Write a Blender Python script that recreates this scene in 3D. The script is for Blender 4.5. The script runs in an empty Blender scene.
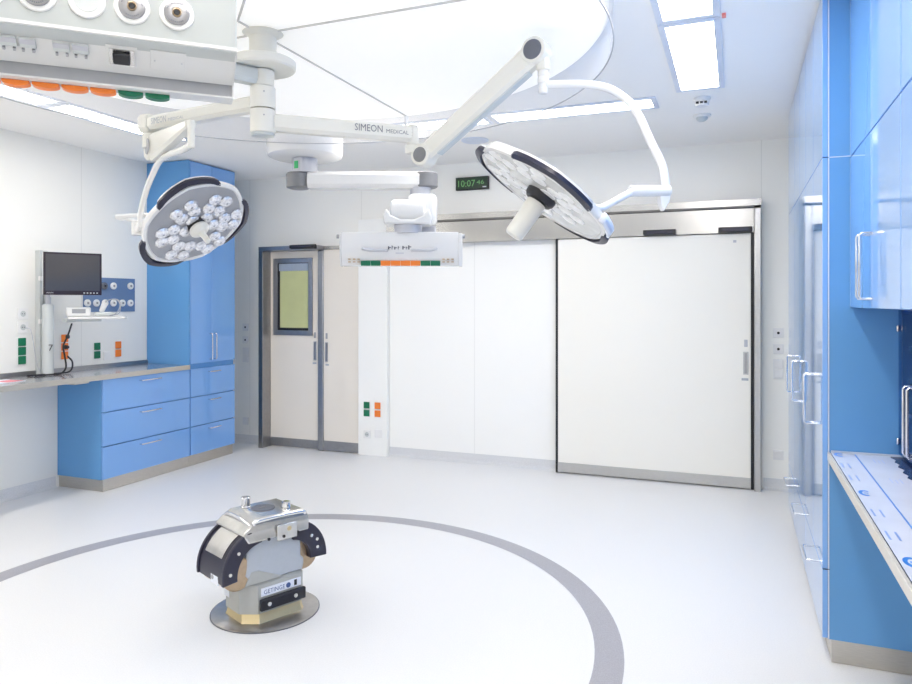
import bpy, bmesh, math, random
from mathutils import Vector, Matrix
random.seed(4)
PI = math.pi
V = Vector
S = bpy.context.scene
COL = S.collection

# ------------------------------------------------------------------ camera
YAW = math.atan(281 / 710)
cd = bpy.data.cameras.new('camera'); cam = bpy.data.objects.new('camera', cd); COL.objects.link(cam)
cam.location = (0, 0, 1.55); cam.rotation_euler = (PI / 2, 0, YAW)
cd.sensor_width = 36; cd.lens = 36 * 710 / 912; cd.shift_y = -39 / 912; cd.clip_start = 0.03
S.camera = cam
# ------------------------------------------------------------------ world, exposure
w = bpy.data.worlds.new('world'); S.world = w; w.use_nodes = True
w.node_tree.nodes['Background'].inputs[0].default_value = (1, 1, 1, 1)
w.node_tree.nodes['Background'].inputs[1].default_value = 0.3
S.view_settings.view_transform = 'Standard'; S.view_settings.look = 'None'
S.view_settings.gamma = 1; S.view_settings.use_curve_mapping = False
S.view_settings.exposure = 0.72
S.cycles.diffuse_bounces = 12; S.cycles.max_bounces = 18; S.cycles.transparent_max_bounces = 16
PANEL_POWER = 10.5      # strength of the ceiling light diffusers

# ------------------------------------------------------------------ materials
def mat(name, col, rough=0.5, metal=0.0, spec=0.5, noise=0.0, nscale=40.0, bump=0.0, seams=None,
        emit=None, es=0.0, coat=0.0, alpha=1.0, trans=0.0, stretch=None, seamcol=0.88, ior=1.5):
    m = bpy.data.materials.new(name); m.use_nodes = True
    nt = m.node_tree; b = nt.nodes['Principled BSDF']; L = nt.links
    b.inputs['Base Color'].default_value = (*col, 1); b.inputs['Roughness'].default_value = rough
    b.inputs['Metallic'].default_value = metal; b.inputs['Specular IOR Level'].default_value = spec
    b.inputs['IOR'].default_value = ior
    b.inputs['Coat Weight'].default_value = coat; b.inputs['Coat Roughness'].default_value = 0.04
    b.inputs['Alpha'].default_value = alpha; b.inputs['Transmission Weight'].default_value = trans
    if emit:
        b.inputs['Emission Color'].default_value = (*emit, 1); b.inputs['Emission Strength'].default_value = es
    tc = nt.nodes.new('ShaderNodeTexCoord'); out = None
    if noise or bump:
        nz = nt.nodes.new('ShaderNodeTexNoise'); nz.inputs['Scale'].default_value = nscale; nz.inputs['Detail'].default_value = 3
        mp = nt.nodes.new('ShaderNodeMapping'); mp.inputs['Scale'].default_value = stretch or (1, 1, 1)
        L.new(tc.outputs['Object'], mp.inputs[0]); L.new(mp.outputs[0], nz.inputs['Vector'])
        if noise:
            mr = nt.nodes.new('ShaderNodeMapRange')
            mr.inputs[1].default_value = 0.3; mr.inputs[2].default_value = 0.7
            mr.inputs[3].default_value = 1 - noise; mr.inputs[4].default_value = 1 + noise
            L.new(nz.outputs['Fac'], mr.inputs[0])
            vm = nt.nodes.new('ShaderNodeVectorMath'); vm.operation = 'SCALE'
            vm.inputs[0].default_value = col; L.new(mr.outputs[0], vm.inputs['Scale']); out = vm.outputs[0]
        if bump:
            bp = nt.nodes.new('ShaderNodeBump'); bp.inputs['Strength'].default_value = bump; bp.inputs['Distance'].default_value = 0.002
            L.new(nz.outputs['Fac'], bp.inputs['Height']); L.new(bp.outputs[0], b.inputs['Normal'])
    if seams:      # panel joints: list of (axis, position)
        sx = nt.nodes.new('ShaderNodeSeparateXYZ'); L.new(tc.outputs['Object'], sx.inputs[0]); acc = None
        for ax, pos in seams:
            a = nt.nodes.new('ShaderNodeMath'); a.operation = 'COMPARE'
            L.new(sx.outputs['XYZ'.index(ax)], a.inputs[0]); a.inputs[1].default_value = pos; a.inputs[2].default_value = 0.0035
            if acc is None: acc = a.outputs[0]
            else:
                q = nt.nodes.new('ShaderNodeMath'); q.operation = 'MAXIMUM'
                L.new(acc, q.inputs[0]); L.new(a.outputs[0], q.inputs[1]); acc = q.outputs[0]
        mx = nt.nodes.new('ShaderNodeMix'); mx.data_type = 'RGBA'; L.new(acc, mx.inputs[0])
        if out: L.new(out, mx.inputs[6])
        else: mx.inputs[6].default_value = (*col, 1)
        mx.inputs[7].default_value = (col[0] * seamcol, col[1] * seamcol, col[2] * seamcol, 1); out = mx.outputs[2]
    if out: L.new(out, b.inputs['Base Color'])
    return m

M = {}
M['floor'] = mat('floor_vinyl', (0.765, 0.77, 0.785), 0.28, noise=0.035, nscale=160, spec=0.4)
M['ring'] = mat('ring_vinyl', (0.36, 0.36, 0.40), 0.3, noise=0.12, nscale=170, spec=0.4)
M['cove'] = mat('cove_vinyl', (0.70, 0.71, 0.73), 0.35, noise=0.08, nscale=160, spec=0.4)
M['ceil'] = mat('ceiling_paint', (0.945, 0.93, 0.905), 0.6, noise=0.004, nscale=2, spec=0.2)
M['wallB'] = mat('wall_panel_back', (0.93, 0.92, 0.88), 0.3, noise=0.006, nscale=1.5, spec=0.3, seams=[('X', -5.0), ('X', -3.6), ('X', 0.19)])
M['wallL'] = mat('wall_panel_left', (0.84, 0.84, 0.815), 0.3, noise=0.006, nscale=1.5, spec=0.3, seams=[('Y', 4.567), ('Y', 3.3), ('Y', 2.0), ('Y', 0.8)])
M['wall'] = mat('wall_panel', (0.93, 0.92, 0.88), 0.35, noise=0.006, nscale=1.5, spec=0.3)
M['wallC'] = mat('wall_panel_cool', (0.93, 0.93, 0.915), 0.3, noise=0.005, nscale=1.5, spec=0.3, seams=[('X', -2.355)])
M['door'] = mat('door_laminate', (0.90, 0.88, 0.82), 0.28, noise=0.006, nscale=2, spec=0.35)
M['door2'] = mat('door_laminate_beige', (0.83, 0.775, 0.70), 0.28, noise=0.006, nscale=2, spec=0.35)
M['blue'] = mat('blue_laminate', (0.19, 0.41, 0.82), 0.07, noise=0.01, nscale=3, spec=0.6, coat=0.5)
M['blue2'] = mat('blue_carcass', (0.125, 0.335, 0.66), 0.22, noise=0.01, nscale=3, spec=0.35)
M['bluein'] = mat('blue_gap', (0.03, 0.07, 0.2), 0.5, noise=0.01)
M['edge'] = mat('edge_band', (0.62, 0.70, 0.82), 0.3, noise=0.01)
M['steel'] = mat('brushed_steel', (0.54, 0.54, 0.54), 0.30, 1.0, noise=0.05, nscale=25, stretch=(1, 1, 14))
M['steelh'] = mat('brushed_steel_header', (0.47, 0.465, 0.455), 0.26, 1.0, noise=0.05, nscale=3, stretch=(1, 1, 0.2))
M['steeld'] = mat('dark_brushed_steel', (0.38, 0.38, 0.39), 0.32, 1.0, noise=0.05, nscale=25)
M['steelb'] = mat('warm_brushed_steel', (0.60, 0.57, 0.52), 0.35, 1.0, noise=0.06, nscale=25, stretch=(1, 1, 14))
M['chrome'] = mat('chrome', (0.80, 0.80, 0.82), 0.12, 1.0, noise=0.01)
M['hand'] = mat('satin_bar', (0.70, 0.72, 0.77), 0.22, 0.9, noise=0.01)
M['black'] = mat('black_rubber', (0.012, 0.013, 0.02), 0.45, noise=0.05)
M['navy'] = mat('dark_navy_grip', (0.022, 0.022, 0.045), 0.32, noise=0.05)
M['white'] = mat('white_enamel', (0.77, 0.77, 0.77), 0.22, noise=0.004, nscale=4)
M['cream'] = mat('cream_enamel', (0.76, 0.75, 0.70), 0.28, noise=0.004, nscale=4)
M['wplast'] = mat('white_plastic', (0.84, 0.84, 0.84), 0.35, noise=0.01)
M['lgrey'] = mat('light_grey_panel', (0.56, 0.595, 0.60), 0.3, noise=0.006, nscale=3)
M['grey'] = mat('grey_plastic', (0.36, 0.37, 0.40), 0.4, noise=0.02)
M['mgrey'] = mat('mid_grey_plastic', (0.52, 0.53, 0.58), 0.35, noise=0.02)
M['dgrey'] = mat('dark_grey_cap', (0.13, 0.14, 0.17), 0.35, noise=0.02)
M['green'] = mat('green_socket', (0.0, 0.16, 0.075), 0.35, noise=0.02)
M['orange'] = mat('orange_socket', (0.90, 0.23, 0.03), 0.35, noise=0.02)
M['pgrey'] = mat('pendant_grey', (0.20, 0.205, 0.22), 0.35, noise=0.02)
M['beige'] = mat('counter_edge_beige', (0.58, 0.56, 0.52), 0.35, noise=0.02)
M['cface'] = mat('console_face', (0.47, 0.50, 0.505), 0.3, noise=0.006, nscale=3)
M['cwhite'] = mat('console_white', (0.66, 0.665, 0.67), 0.35, noise=0.006)
M['ring_metal'] = mat('outlet_metal', (0.34, 0.34, 0.36), 0.35, 0.8, noise=0.1, nscale=50)
M['red'] = mat('red_mark', (0.85, 0.25, 0.22), 0.4, noise=0.02)
M['gmark'] = mat('green_mark', (0.0, 0.42, 0.12), 0.4, noise=0.02)
M['ink'] = mat('grey_print', (0.16, 0.17, 0.20), 0.5, noise=0.01)
M['inkl'] = mat('light_grey_print', (0.42, 0.45, 0.50), 0.5, noise=0.01)
M['inkb'] = mat('blue_print', (0.03, 0.22, 0.72), 0.4, noise=0.01)
M['inkp'] = mat('pale_blue_print', (0.22, 0.36, 0.72), 0.4, noise=0.01)
M['inkn'] = mat('navy_print', (0.05, 0.10, 0.30), 0.4, noise=0.01)
M['screen'] = mat('monitor_glass', (0.055, 0.055, 0.065), 0.12, noise=0.02, spec=0.6)
M['bezel'] = mat('monitor_bezel', (0.02, 0.012, 0.022), 0.25, noise=0.02)
M['gaspanel'] = mat('gas_panel_blue', (0.13, 0.21, 0.38), 0.3, noise=0.02)
M['film'] = mat('protective_film', (0.70, 0.75, 0.90), 0.18, noise=0.04, nscale=6, bump=0.2)
M['slate'] = mat('slate_blue_worktop', (0.06, 0.10, 0.22), 0.25, 0.3, noise=0.08, nscale=20)
M['wtop'] = mat('worktop_steel', (0.60, 0.61, 0.66), 0.22, 0.85, noise=0.04, nscale=6)
M['tileb'] = mat('deep_blue_interior', (0.035, 0.10, 0.30), 0.3, noise=0.03)
M['fabric'] = mat('canopy_fabric', (0.93, 0.925, 0.91), 0.8, noise=0.006, nscale=3, spec=0.1, emit=(1, 0.985, 0.95), es=0.17)  # slight glow added to whiten the fabric and brighten the room
M['seam'] = mat('canopy_seam', (0.62, 0.61, 0.60), 0.5, noise=0.01)
M['light'] = mat('lamp_diffuser', (0.9, 0.9, 0.9), 0.5, noise=0.01, emit=(1.0, 0.95, 0.88), es=PANEL_POWER)
M['lframe'] = mat('lamp_frame', (0.70, 0.76, 0.88), 0.35, 0.2, noise=0.02)
M['digit'] = mat('clock_digits', (0.1, 0.3, 0.1), 0.4, noise=0.01, emit=(0.22, 0.50, 0.20), es=0.20)
M['clock'] = mat('clock_face', (0.006, 0.03, 0.014), 0.3, noise=0.02)
M['bronze'] = mat('bronze_casting', (0.50, 0.38, 0.26), 0.35, 0.8, noise=0.06)
M['gold'] = mat('brass_skirt', (0.72, 0.60, 0.36), 0.35, 0.8, noise=0.03, nscale=6)
M['alu'] = mat('machined_aluminium', (0.66, 0.65, 0.63), 0.24, 0.9, noise=0.08, nscale=18)
M['cgrey'] = mat('column_grey_paint', (0.42, 0.43, 0.42), 0.35, noise=0.02)
M['cblue'] = mat('column_bluegrey_paint', (0.46, 0.50, 0.56), 0.35, noise=0.02)
M['disc'] = mat('floor_plate_steel', (0.50, 0.48, 0.46), 0.30, 0.9, noise=0.05)
M['label'] = mat('label_white', (0.78, 0.82, 0.92), 0.3, noise=0.01)
M['curtain'] = mat('yellow_green_pane', (0.58, 0.60, 0.30), 0.30, noise=0.03, nscale=8)
M['blind'] = mat('window_blind', (0.36, 0.42, 0.52), 0.35, noise=0.03)
M['pink'] = mat('pink_card', (0.80, 0.25, 0.30), 0.5, noise=0.02)
M['lens2'] = mat('frosted_reflector', (0.86, 0.87, 0.88), 0.35, 0.1, noise=0.12, nscale=30)
M['lens'] = mat('faceted_reflector', (0.80, 0.81, 0.85), 0.12, 0.5, noise=0.22, nscale=75)
M['led'] = mat('led_chip', (0.35, 0.36, 0.42), 0.2, 0.3, noise=0.1, nscale=60)
M['face'] = mat('lamp_face_grey', (0.36, 0.37, 0.40), 0.35, 0.3, noise=0.03, nscale=8)
M['face2'] = mat('lamp_face_glass', (0.66, 0.67, 0.67), 0.18, 0.1, noise=0.16, nscale=11)

def glass_mat(name, tint, fac=0.06, haze=0.0):
    m = bpy.data.materials.new(name); m.use_nodes = True; nt = m.node_tree; nt.nodes.clear()
    o = nt.nodes.new('ShaderNodeOutputMaterial'); mx = nt.nodes.new('ShaderNodeMixShader')
    t = nt.nodes.new('ShaderNodeBsdfTransparent'); g = nt.nodes.new('ShaderNodeBsdfGlossy'); f = nt.nodes.new('ShaderNodeLayerWeight')
    t.inputs[0].default_value = (*tint, 1); g.inputs['Roughness'].default_value = 0.05
    pw = nt.nodes.new('ShaderNodeMath'); pw.operation = 'POWER'; pw.inputs[1].default_value = 3.0
    ml = nt.nodes.new('ShaderNodeMath'); ml.operation = 'MULTIPLY_ADD'; ml.inputs[1].default_value = 0.35; ml.inputs[2].default_value = fac
    nt.links.new(f.outputs['Facing'], pw.inputs[0]); nt.links.new(pw.outputs[0], ml.inputs[0]); nt.links.new(ml.outputs[0], mx.inputs[0]); nt.links.new(t.outputs[0], mx.inputs[1]); nt.links.new(g.outputs[0], mx.inputs[2])
    if haze:
        df = nt.nodes.new('ShaderNodeBsdfTranslucent'); df.inputs[0].default_value = (.95, .95, .97, 1)
        m2 = nt.nodes.new('ShaderNodeMixShader'); m2.inputs[0].default_value = haze
        nt.links.new(mx.outputs[0], m2.inputs[1]); nt.links.new(df.outputs[0], m2.inputs[2]); nt.links.new(m2.outputs[0], o.inputs[0])
    else: nt.links.new(mx.outputs[0], o.inputs[0])
    return m
M['clear'] = glass_mat('clear_acrylic', (0.97, 0.975, 0.99), 0.08, 0.18)  # white haze mixed in to stand for the bright reflection on the skirt
M['cglass'] = glass_mat('cabinet_glass', (0.62, 0.74, 0.90))

# ------------------------------------------------------------------ helpers
WM = {}            # world matrix of each empty
def thing(name, label, cat, loc=(0, 0, 0), rz=0, group=None):
    o = bpy.data.objects.new(name, None); COL.objects.link(o); o.empty_display_size = 0.1
    o.location = loc; o.rotation_euler = (0, 0, rz); o['label'] = label; o['category'] = cat
    if group: o['group'] = group
    WM[o.name] = Matrix.Translation(V(loc)) @ Matrix.Rotation(rz, 4, 'Z'); return o
def tag(o, label, cat, group=None):
    o['label'] = label; o['category'] = cat
    if group: o['group'] = group
    return o
def struct(o): o['kind'] = 'structure'; return o
def lab(o, t): o['label'] = t; return o

class MB:
    def __init__(s, frame=None): s.b = bmesh.new(); s.f = frame or Matrix()
    def add(s, vs, fs):
        v = [s.b.verts.new(s.f @ V(p)) for p in vs]
        for f in fs:
            try: s.b.faces.new([v[i] for i in f])
            except ValueError: pass
        return s
    def box(s, a, b):
        x0, y0, z0 = [min(p, q) for p, q in zip(a, b)]; x1, y1, z1 = [max(p, q) for p, q in zip(a, b)]
        return s.add([(x0,y0,z0),(x1,y0,z0),(x1,y1,z0),(x0,y1,z0),(x0,y0,z1),(x1,y0,z1),(x1,y1,z1),(x0,y1,z1)],
                     [(0,3,2,1),(4,5,6,7),(0,1,5,4),(1,2,6,5),(2,3,7,6),(3,0,4,7)])
    def prism(s, poly, e, axis='Z'):     # poly 2-D list extruded from e0 to e1 along axis
        n = len(poly)
        def P(p, t):
            return {'Z': (p[0], p[1], t), 'Y': (p[0], t, p[1]), 'X': (t, p[0], p[1])}[axis]
        vs = [P(p, e[0]) for p in poly] + [P(p, e[1]) for p in poly]
        fs = [tuple(range(n - 1, -1, -1)), tuple(range(n, 2 * n))] + [(i, (i + 1) % n, n + (i + 1) % n, n + i) for i in range(n)]
        return s.add(vs, fs)
    def lathe(s, p0, ax, prof, n=24):    # prof: (radius, distance along ax)
        p0 = V(p0); ax = V(ax).normalized()
        u = ax.orthogonal().normalized(); v = ax.cross(u); rings = []; vs = []
        for r, t in prof:
            if r < 1e-6: rings.append([len(vs)]); vs.append(p0 + ax * t)
            else:
                rings.append(list(range(len(vs), len(vs) + n)))
                vs += [p0 + ax * t + (u * math.cos(2*PI*k/n) + v * math.sin(2*PI*k/n)) * r for k in range(n)]
        fs = []
        for a, b in zip(rings, rings[1:]):
            for k in range(n):
                k2 = (k + 1) % n
                if len(a) == 1 and len(b) == 1: continue
                if len(a) == 1: fs.append((a[0], b[k], b[k2]))
                elif len(b) == 1: fs.append((a[k], a[k2], b[0]))
                else: fs.append((a[k], a[k2], b[k2], b[k]))
        if len(rings[0]) > 1: fs.append(tuple(rings[0][::-1]))
        if len(rings[-1]) > 1: fs.append(tuple(rings[-1]))
        return s.add(vs, fs)
    def cyl(s, a, b, r, r2=None, n=24, bev=0.0):
        a = V(a); b = V(b); L = (b - a).length; r2 = r if r2 is None else r2
        pr = [(r, 0), (r2, L)] if not bev else [(r - bev, 0), (r, bev), (r2, L - bev), (r2 - bev, L)]
        return s.lathe(a, b - a, pr, n)
    def tube(s, pts, r, n=10, smooth=True):
        pts = [V(p) for p in pts]
        if smooth and len(pts) > 2:
            q = []
            for i in range(len(pts) - 1):
                p0 = pts[max(i-1, 0)]; p1 = pts[i]; p2 = pts[i+1]; p3 = pts[min(i+2, len(pts)-1)]
                for k in range(5):
                    t = k / 5
                    q.append(0.5*((2*p1)+(p2-p0)*t+(2*p0-5*p1+4*p2-p3)*t*t+(3*p1-p0-3*p2+p3)*t**3))
            pts = q + [pts[-1]]
        d = (pts[1] - pts[0]).normalized(); u = d.orthogonal().normalized(); vs = []; N = len(pts)
        for i, p in enumerate(pts):
            d = (pts[min(i+1, N-1)] - pts[max(i-1, 0)]).normalized()
            u = (u - d * u.dot(d)).normalized(); v = d.cross(u)
            vs += [p + (u * math.cos(2*PI*k/n) + v * math.sin(2*PI*k/n)) * r for k in range(n)]
        fs = [(i*n+k, i*n+(k+1) % n, (i+1)*n+(k+1) % n, (i+1)*n+k) for i in range(N-1) for k in range(n)]
        fs += [tuple(range(n-1, -1, -1)), tuple(range((N-1)*n, N*n))]
        return s.add(vs, fs)
    def beam(s, a, b, w0, h0, w1=None, h1=None, up=(0, 0, 1)):   # rectangular arm
        a = V(a); b = V(b); d = (b - a).normalized(); sd = d.cross(V(up)).normalized(); u = sd.cross(d)
        w1 = w1 or w0; h1 = h1 or h0; vs = []
        for p, ww, hh in ((a, w0, h0), (b, w1, h1)):
            c = min(ww, hh) * 0.22
            for x, y in ((-ww/2+c, -hh/2), (ww/2-c, -hh/2), (ww/2, -hh/2+c), (ww/2, hh/2-c), (ww/2-c, hh/2), (-ww/2+c, hh/2), (-ww/2, hh/2-c), (-ww/2, -hh/2+c)):
                vs.append(p + sd * x + u * y)
        return s.add(vs, [tuple(range(7, -1, -1)), tuple(range(8, 16))] + [(i, (i+1) % 8, 8+(i+1) % 8, 8+i) for i in range(8)])
    def build(s, name, m, parent=None, world=False, bev=0.0, seg=2, smooth=True):
        if world and parent is not None:
            s.b.transform(WM[parent.name].inverted())
        bmesh.ops.recalc_face_normals(s.b, faces=s.b.faces)
        me = bpy.data.meshes.new(name); s.b.to_mesh(me); s.b.free()
        me.materials.append(M[m] if isinstance(m, str) else m)
        if smooth:
            me.polygons.foreach_set('use_smooth', [True] * len(me.polygons)); me.set_sharp_from_angle(angle=math.radians(38))
        o = bpy.data.objects.new(name, me); COL.objects.link(o)
        if parent is not None: o.parent = parent
        WM[o.name] = WM[parent.name].copy() if parent is not None and parent.name in WM else Matrix()
        if bev:
            md = o.modifiers.new('bevel', 'BEVEL'); md.width = bev; md.segments = seg; md.limit_method = 'ANGLE'; md.angle_limit = math.radians(50)
            md.harden_normals = False
        return o

def bx(name, a, b, m, parent=None, world=False, bev=0.0): return MB().box(a, b).build(name, m, parent, world, bev)

def text(name, body, origin, right, up, height, m, parent=None, width=None, depth=0.0006, spacing=1.0):
    cu = bpy.data.curves.new(name, 'FONT'); cu.body = body; cu.size = 1; cu.extrude = 0; cu.space_character = spacing
    cu.resolution_u = 2
    t = bpy.data.objects.new(name, cu); COL.objects.link(t)
    dg = bpy.context.evaluated_depsgraph_get(); me = bpy.data.meshes.new_from_object(t.evaluated_get(dg))
    bpy.data.objects.remove(t)
    xs = [v.co.x for v in me.vertices]; ys = [v.co.y for v in me.vertices]
    x0, x1, y0, y1 = min(xs), max(xs), min(ys), max(ys)
    sy = height / (y1 - y0); sx = (width / (x1 - x0)) if width else sy
    right = V(right).normalized(); up = V(up).normalized(); nrm = right.cross(up); o = V(origin)
    inv = WM[parent.name].inverted() if parent is not None else Matrix()
    for v in me.vertices:
        v.co = inv @ (o + right * (v.co.x - x0) * sx + up * (v.co.y - y0) * sy + nrm * depth)
    me.materials.clear(); me.materials.append(M[m])
    ob = bpy.data.objects.new(name, me); COL.objects.link(ob)
    if parent is not None: ob.parent = parent
    return ob

def dup(root, loc=None, label=None, rz=None):
    r = root.copy(); COL.objects.link(r)
    if loc is not None: r.location = loc
    if rz is not None: r.rotation_euler = (0, 0, rz)
    if label: r['label'] = label
    WM[r.name] = Matrix.Translation(r.location) @ Matrix.Rotation(r.rotation_euler[2], 4, 'Z')
    for ch in list(root.children):
        c = ch.copy(); COL.objects.link(c); c.parent = r
        for g in ch.children:
            d = g.copy(); COL.objects.link(d); d.parent = c
    return r

# ------------------------------------------------------------------ room shell
XL, XR, YN, YB, H = -5.33, 1.03, -0.71, 6.45, 2.91
struct(bx('floor', (XL - .1, YN - .1, -.1), (XR + .1, YB + .1, 0), 'floor'))
struct(bx('ceiling', (XL - .1, YN - .1, H), (XR + .1, YB + .1, H + .1), 'ceil'))
struct(bx('wall_back', (XL - .1, YB, 0), (XR + .1, YB + .1, H), 'wallB'))
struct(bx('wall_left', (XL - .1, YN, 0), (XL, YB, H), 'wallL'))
struct(bx('wall_right', (XR, YN, 0), (XR + .1, YB, H), 'wall'))
struct(bx('wall_near', (XL - .1, YN - .1, 0), (XR + .1, YN, H), 'wall'))
def cove(a, b, inward, name):       # coved vinyl skirting from a to b
    a = V(a); b = V(b); n = V(inward); hgt = 0.095
    prof = [(0, 0), (0.035, 0), (0.035, 0.002), (0.018, 0.008), (0.008, 0.02), (0.006, hgt), (0, hgt)]
    vs = [tuple(p + n * x + V((0, 0, z))) for p in (a, b) for x, z in prof]; k = len(prof)
    m = MB().add(vs, [tuple(range(k)), tuple(range(2*k-1, k-1, -1))] + [(i, (i+1) % k, k+(i+1) % k, k+i) for i in range(k)])
    return struct(m.build(name, 'cove'))
cove((XL, YB, 0), (-4.765, YB, 0), (0, -1, 0), 'baseboard_back')
cove((-3.285, YB, 0), (-1.545, YB, 0), (0, -1, 0), 'baseboard_back')
cove((0.205, YB, 0), (XR, YB, 0), (0, -1, 0), 'baseboard_back')
cove((XL, YN, 0), (XL, 4.31, 0), (1, 0, 0), 'baseboard_left')
cove((XR, 5.66, 0), (XR, YB, 0), (-1, 0, 0), 'baseboard_right')
# grey inlaid ring in the floor
m = MB(); n = 128; vs = []
for r in (1.625, 1.752):
    vs += [(-2.185 + r*math.cos(2*PI*k/n), 2.86 + r*math.sin(2*PI*k/n), 0.0012) for k in range(n)]
m.add(vs, [(k, (k+1) % n, n+(k+1) % n, n+k) for k in range(n)])
struct(m.build('trim_1', 'ring'))
# cool white wall panels left of the big door
struct(bx('trim_2', (-3.273, 6.440, 0.096), (-1.545, 6.4495, 2.135), 'wallC'))
# pilaster with sockets
struct(bx('trim_3', (-3.603, 6.385, 0), (-3.275, 6.4495, 2.40), 'wallC', bev=.003))

# ------------------------------------------------------------------ big sliding door
HX0, HX1 = -3.27, 0.185
def stB(name, a, b, m, bev=0.002): return struct(bx(name, a, b, m, bev=bev))
stB('trim_4', (HX0, 6.36, 2.135), (0.13, 6.4495, 2.335), 'steelh')
m = MB().prism([(6.4495, 2.337), (6.36, 2.337), (6.315, 2.352), (6.315, 2.405), (6.4495, 2.405)], (HX0, HX1), 'X'); struct(m.build('trim_5', 'steelh'))
stB('trim_6', (0.132, 6.33, 0), (0.185, 6.4495, 2.336), 'steel', .006)
stB('trim_7', (-1.545, 6.385, 0.0), (-1.522, 6.4495, 2.134), 'black', 0)
stB('trim_8', (0.108, 6.385, 0.0), (0.131, 6.4495, 2.134), 'black', 0)
d1 = bx('door_1', (-1.52, 6.372, 0.012), (0.106, 6.4, 2.128), 'door', bev=.002); struct(d1)
kp = bx('kick_plate', (-1.52, 6.366, 0.012), (0.106, 6.3715, 0.098), 'steel', d1)
hp = bx('handle_plate', (0.048, 6.366, 0.955), (0.088, 6.3715, 1.145), 'steel', d1, bev=.002)
bx('grip_recess', (0.058, 6.3645, 0.965), (0.078, 6.3658, 1.135), 'steeld', d1)
bx('lock', (0.055, 6.368, 1.185), (0.082, 6.3715, 1.245), 'mgrey', d1, bev=.002)
bx('floor_note', (0.035, 6.370, 0.905), (0.088, 6.3718, 0.925), 'inkl', d1)
bx('cap', (-0.03, 6.368, 2.055), (-0.005, 6.3718, 2.075), 'mgrey', d1)
for i, (x0, x1, lb) in enumerate(((-0.757, -0.487, 'black motion sensor bar on the steel door header, nearer the lamp head'), (-0.145, 0.118, 'black motion sensor bar at the right end of the steel door header'))):
    t = thing('door_sensor', lb, 'sensor', ((x0+x1)/2, 6.335, 2.135))
    L = (x1 - x0) / 2
    MB().prism([(0, 0), (-.025, .008), (-.025, .045), (.024, .05), (.024, 0)], (-L, L), 'X').build('housing', 'black', t, bev=.004)
    bx('sensor_window', (-L + .03, -.0265, .014), (L - .03, -.0252, .034), 'navy', t)

# ------------------------------------------------------------------ small door with window
stB('trim_9', (-4.765, 6.29, 0), (-4.712, 6.4495, 2.105), 'steeld')
m = MB().box((-4.765, 6.29, 2.106), (-4.03, 6.4495, 2.15)); struct(m.build('trim_10', 'steeld', bev=.002))
stB('trim_11', (-4.10, 6.40, 0), (-4.028, 6.4495, 2.105), 'steeld', .012)
stB('trim_12', (-4.027, 6.395, 2.11), (-3.605, 6.4495, 2.145), 'steelh')
t = thing('door_sensor', 'black motion sensor bar above the narrow windowed door', 'sensor', (-4.19, 6.27, 2.112))
MB().prism([(-.002, 0), (-.03, .01), (-.03, .04), (.018, .048), (.018, 0)], (-.15, .15), 'X').build('housing', 'black', t, bev=.004)
bx('sensor_window', (-.12, -.0318, .014), (.12, -.0305, .034), 'navy', t)
d2 = struct(bx('door_2', (-4.710, 6.43, 0.01), (-4.102, 6.4495, 2.104), 'door2'))
bx('kick_plate', (-4.710, 6.425, 0.01), (-4.102, 6.4295, 0.10), 'steeld', d2)
m = MB(); x0, x1, z0, z1 = -4.665, -4.17, 1.205, 2.03; w_ = .052
m.box((x0, 6.412, z0), (x0+w_, 6.4295, z1)).box((x1-w_, 6.412, z0), (x1, 6.4295, z1)).box((x0+w_, 6.412, z0), (x1-w_, 6.4295, z0+w_)).box((x0+w_, 6.412, z1-w_), (x1-w_, 6.4295, z1))
wf = m.build('window_frame', 'steeld', d2, bev=.003)
bx('window_gasket', (x0+w_, 6.4255, z0+w_), (x1-w_, 6.429, z1-w_), 'black', wf)
bx('window_pane', (x0+w_+.032, 6.420, z0+w_+.028), (x1-w_-.006, 6.4245, z1-w_-.085), 'curtain', wf)
bx('blind', (x0+w_+.020, 6.418, z1-w_-.084), (x1-w_-.006, 6.4245, z1-w_-.006), 'blind', wf)
bx('handle_plate', (-4.165, 6.425, 0.945), (-4.128, 6.4295, 1.145), 'steel', d2, bev=.002)
bx('grip_recess', (-4.155, 6.4238, 0.955), (-4.138, 6.425, 1.135), 'steeld', d2)
bx('lock', (-4.16, 6.427, 1.18), (-4.135, 6.4295, 1.24), 'grey', d2, bev=.002)
bx('lettering', (-4.175, 6.4285, 0.905), (-4.13, 6.4298, 0.922), 'inkl', d2)
d3 = struct(bx('door_3', (-4.026, 6.41, 0.01), (-3.605, 6.4495, 2.108), 'door2'))
bx('kick_plate', (-4.026, 6.405, 0.01), (-3.605, 6.4095, 0.11), 'steeld', d3)
bx('handle_plate', (-4.010, 6.405, 0.935), (-3.975, 6.4095, 1.14), 'steel', d3, bev=.002)
bx('grip_recess', (-4.001, 6.4035, 0.945), (-3.984, 6.405, 1.13), 'steeld', d3)
bx('lock', (-4.004, 6.407, 1.175), (-3.980, 6.4095, 1.235), 'grey', d3, bev=.002)
bx('lettering', (-4.006, 6.4085, 0.895), (-3.965, 6.4098, 0.912), 'inkl', d3)

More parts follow.
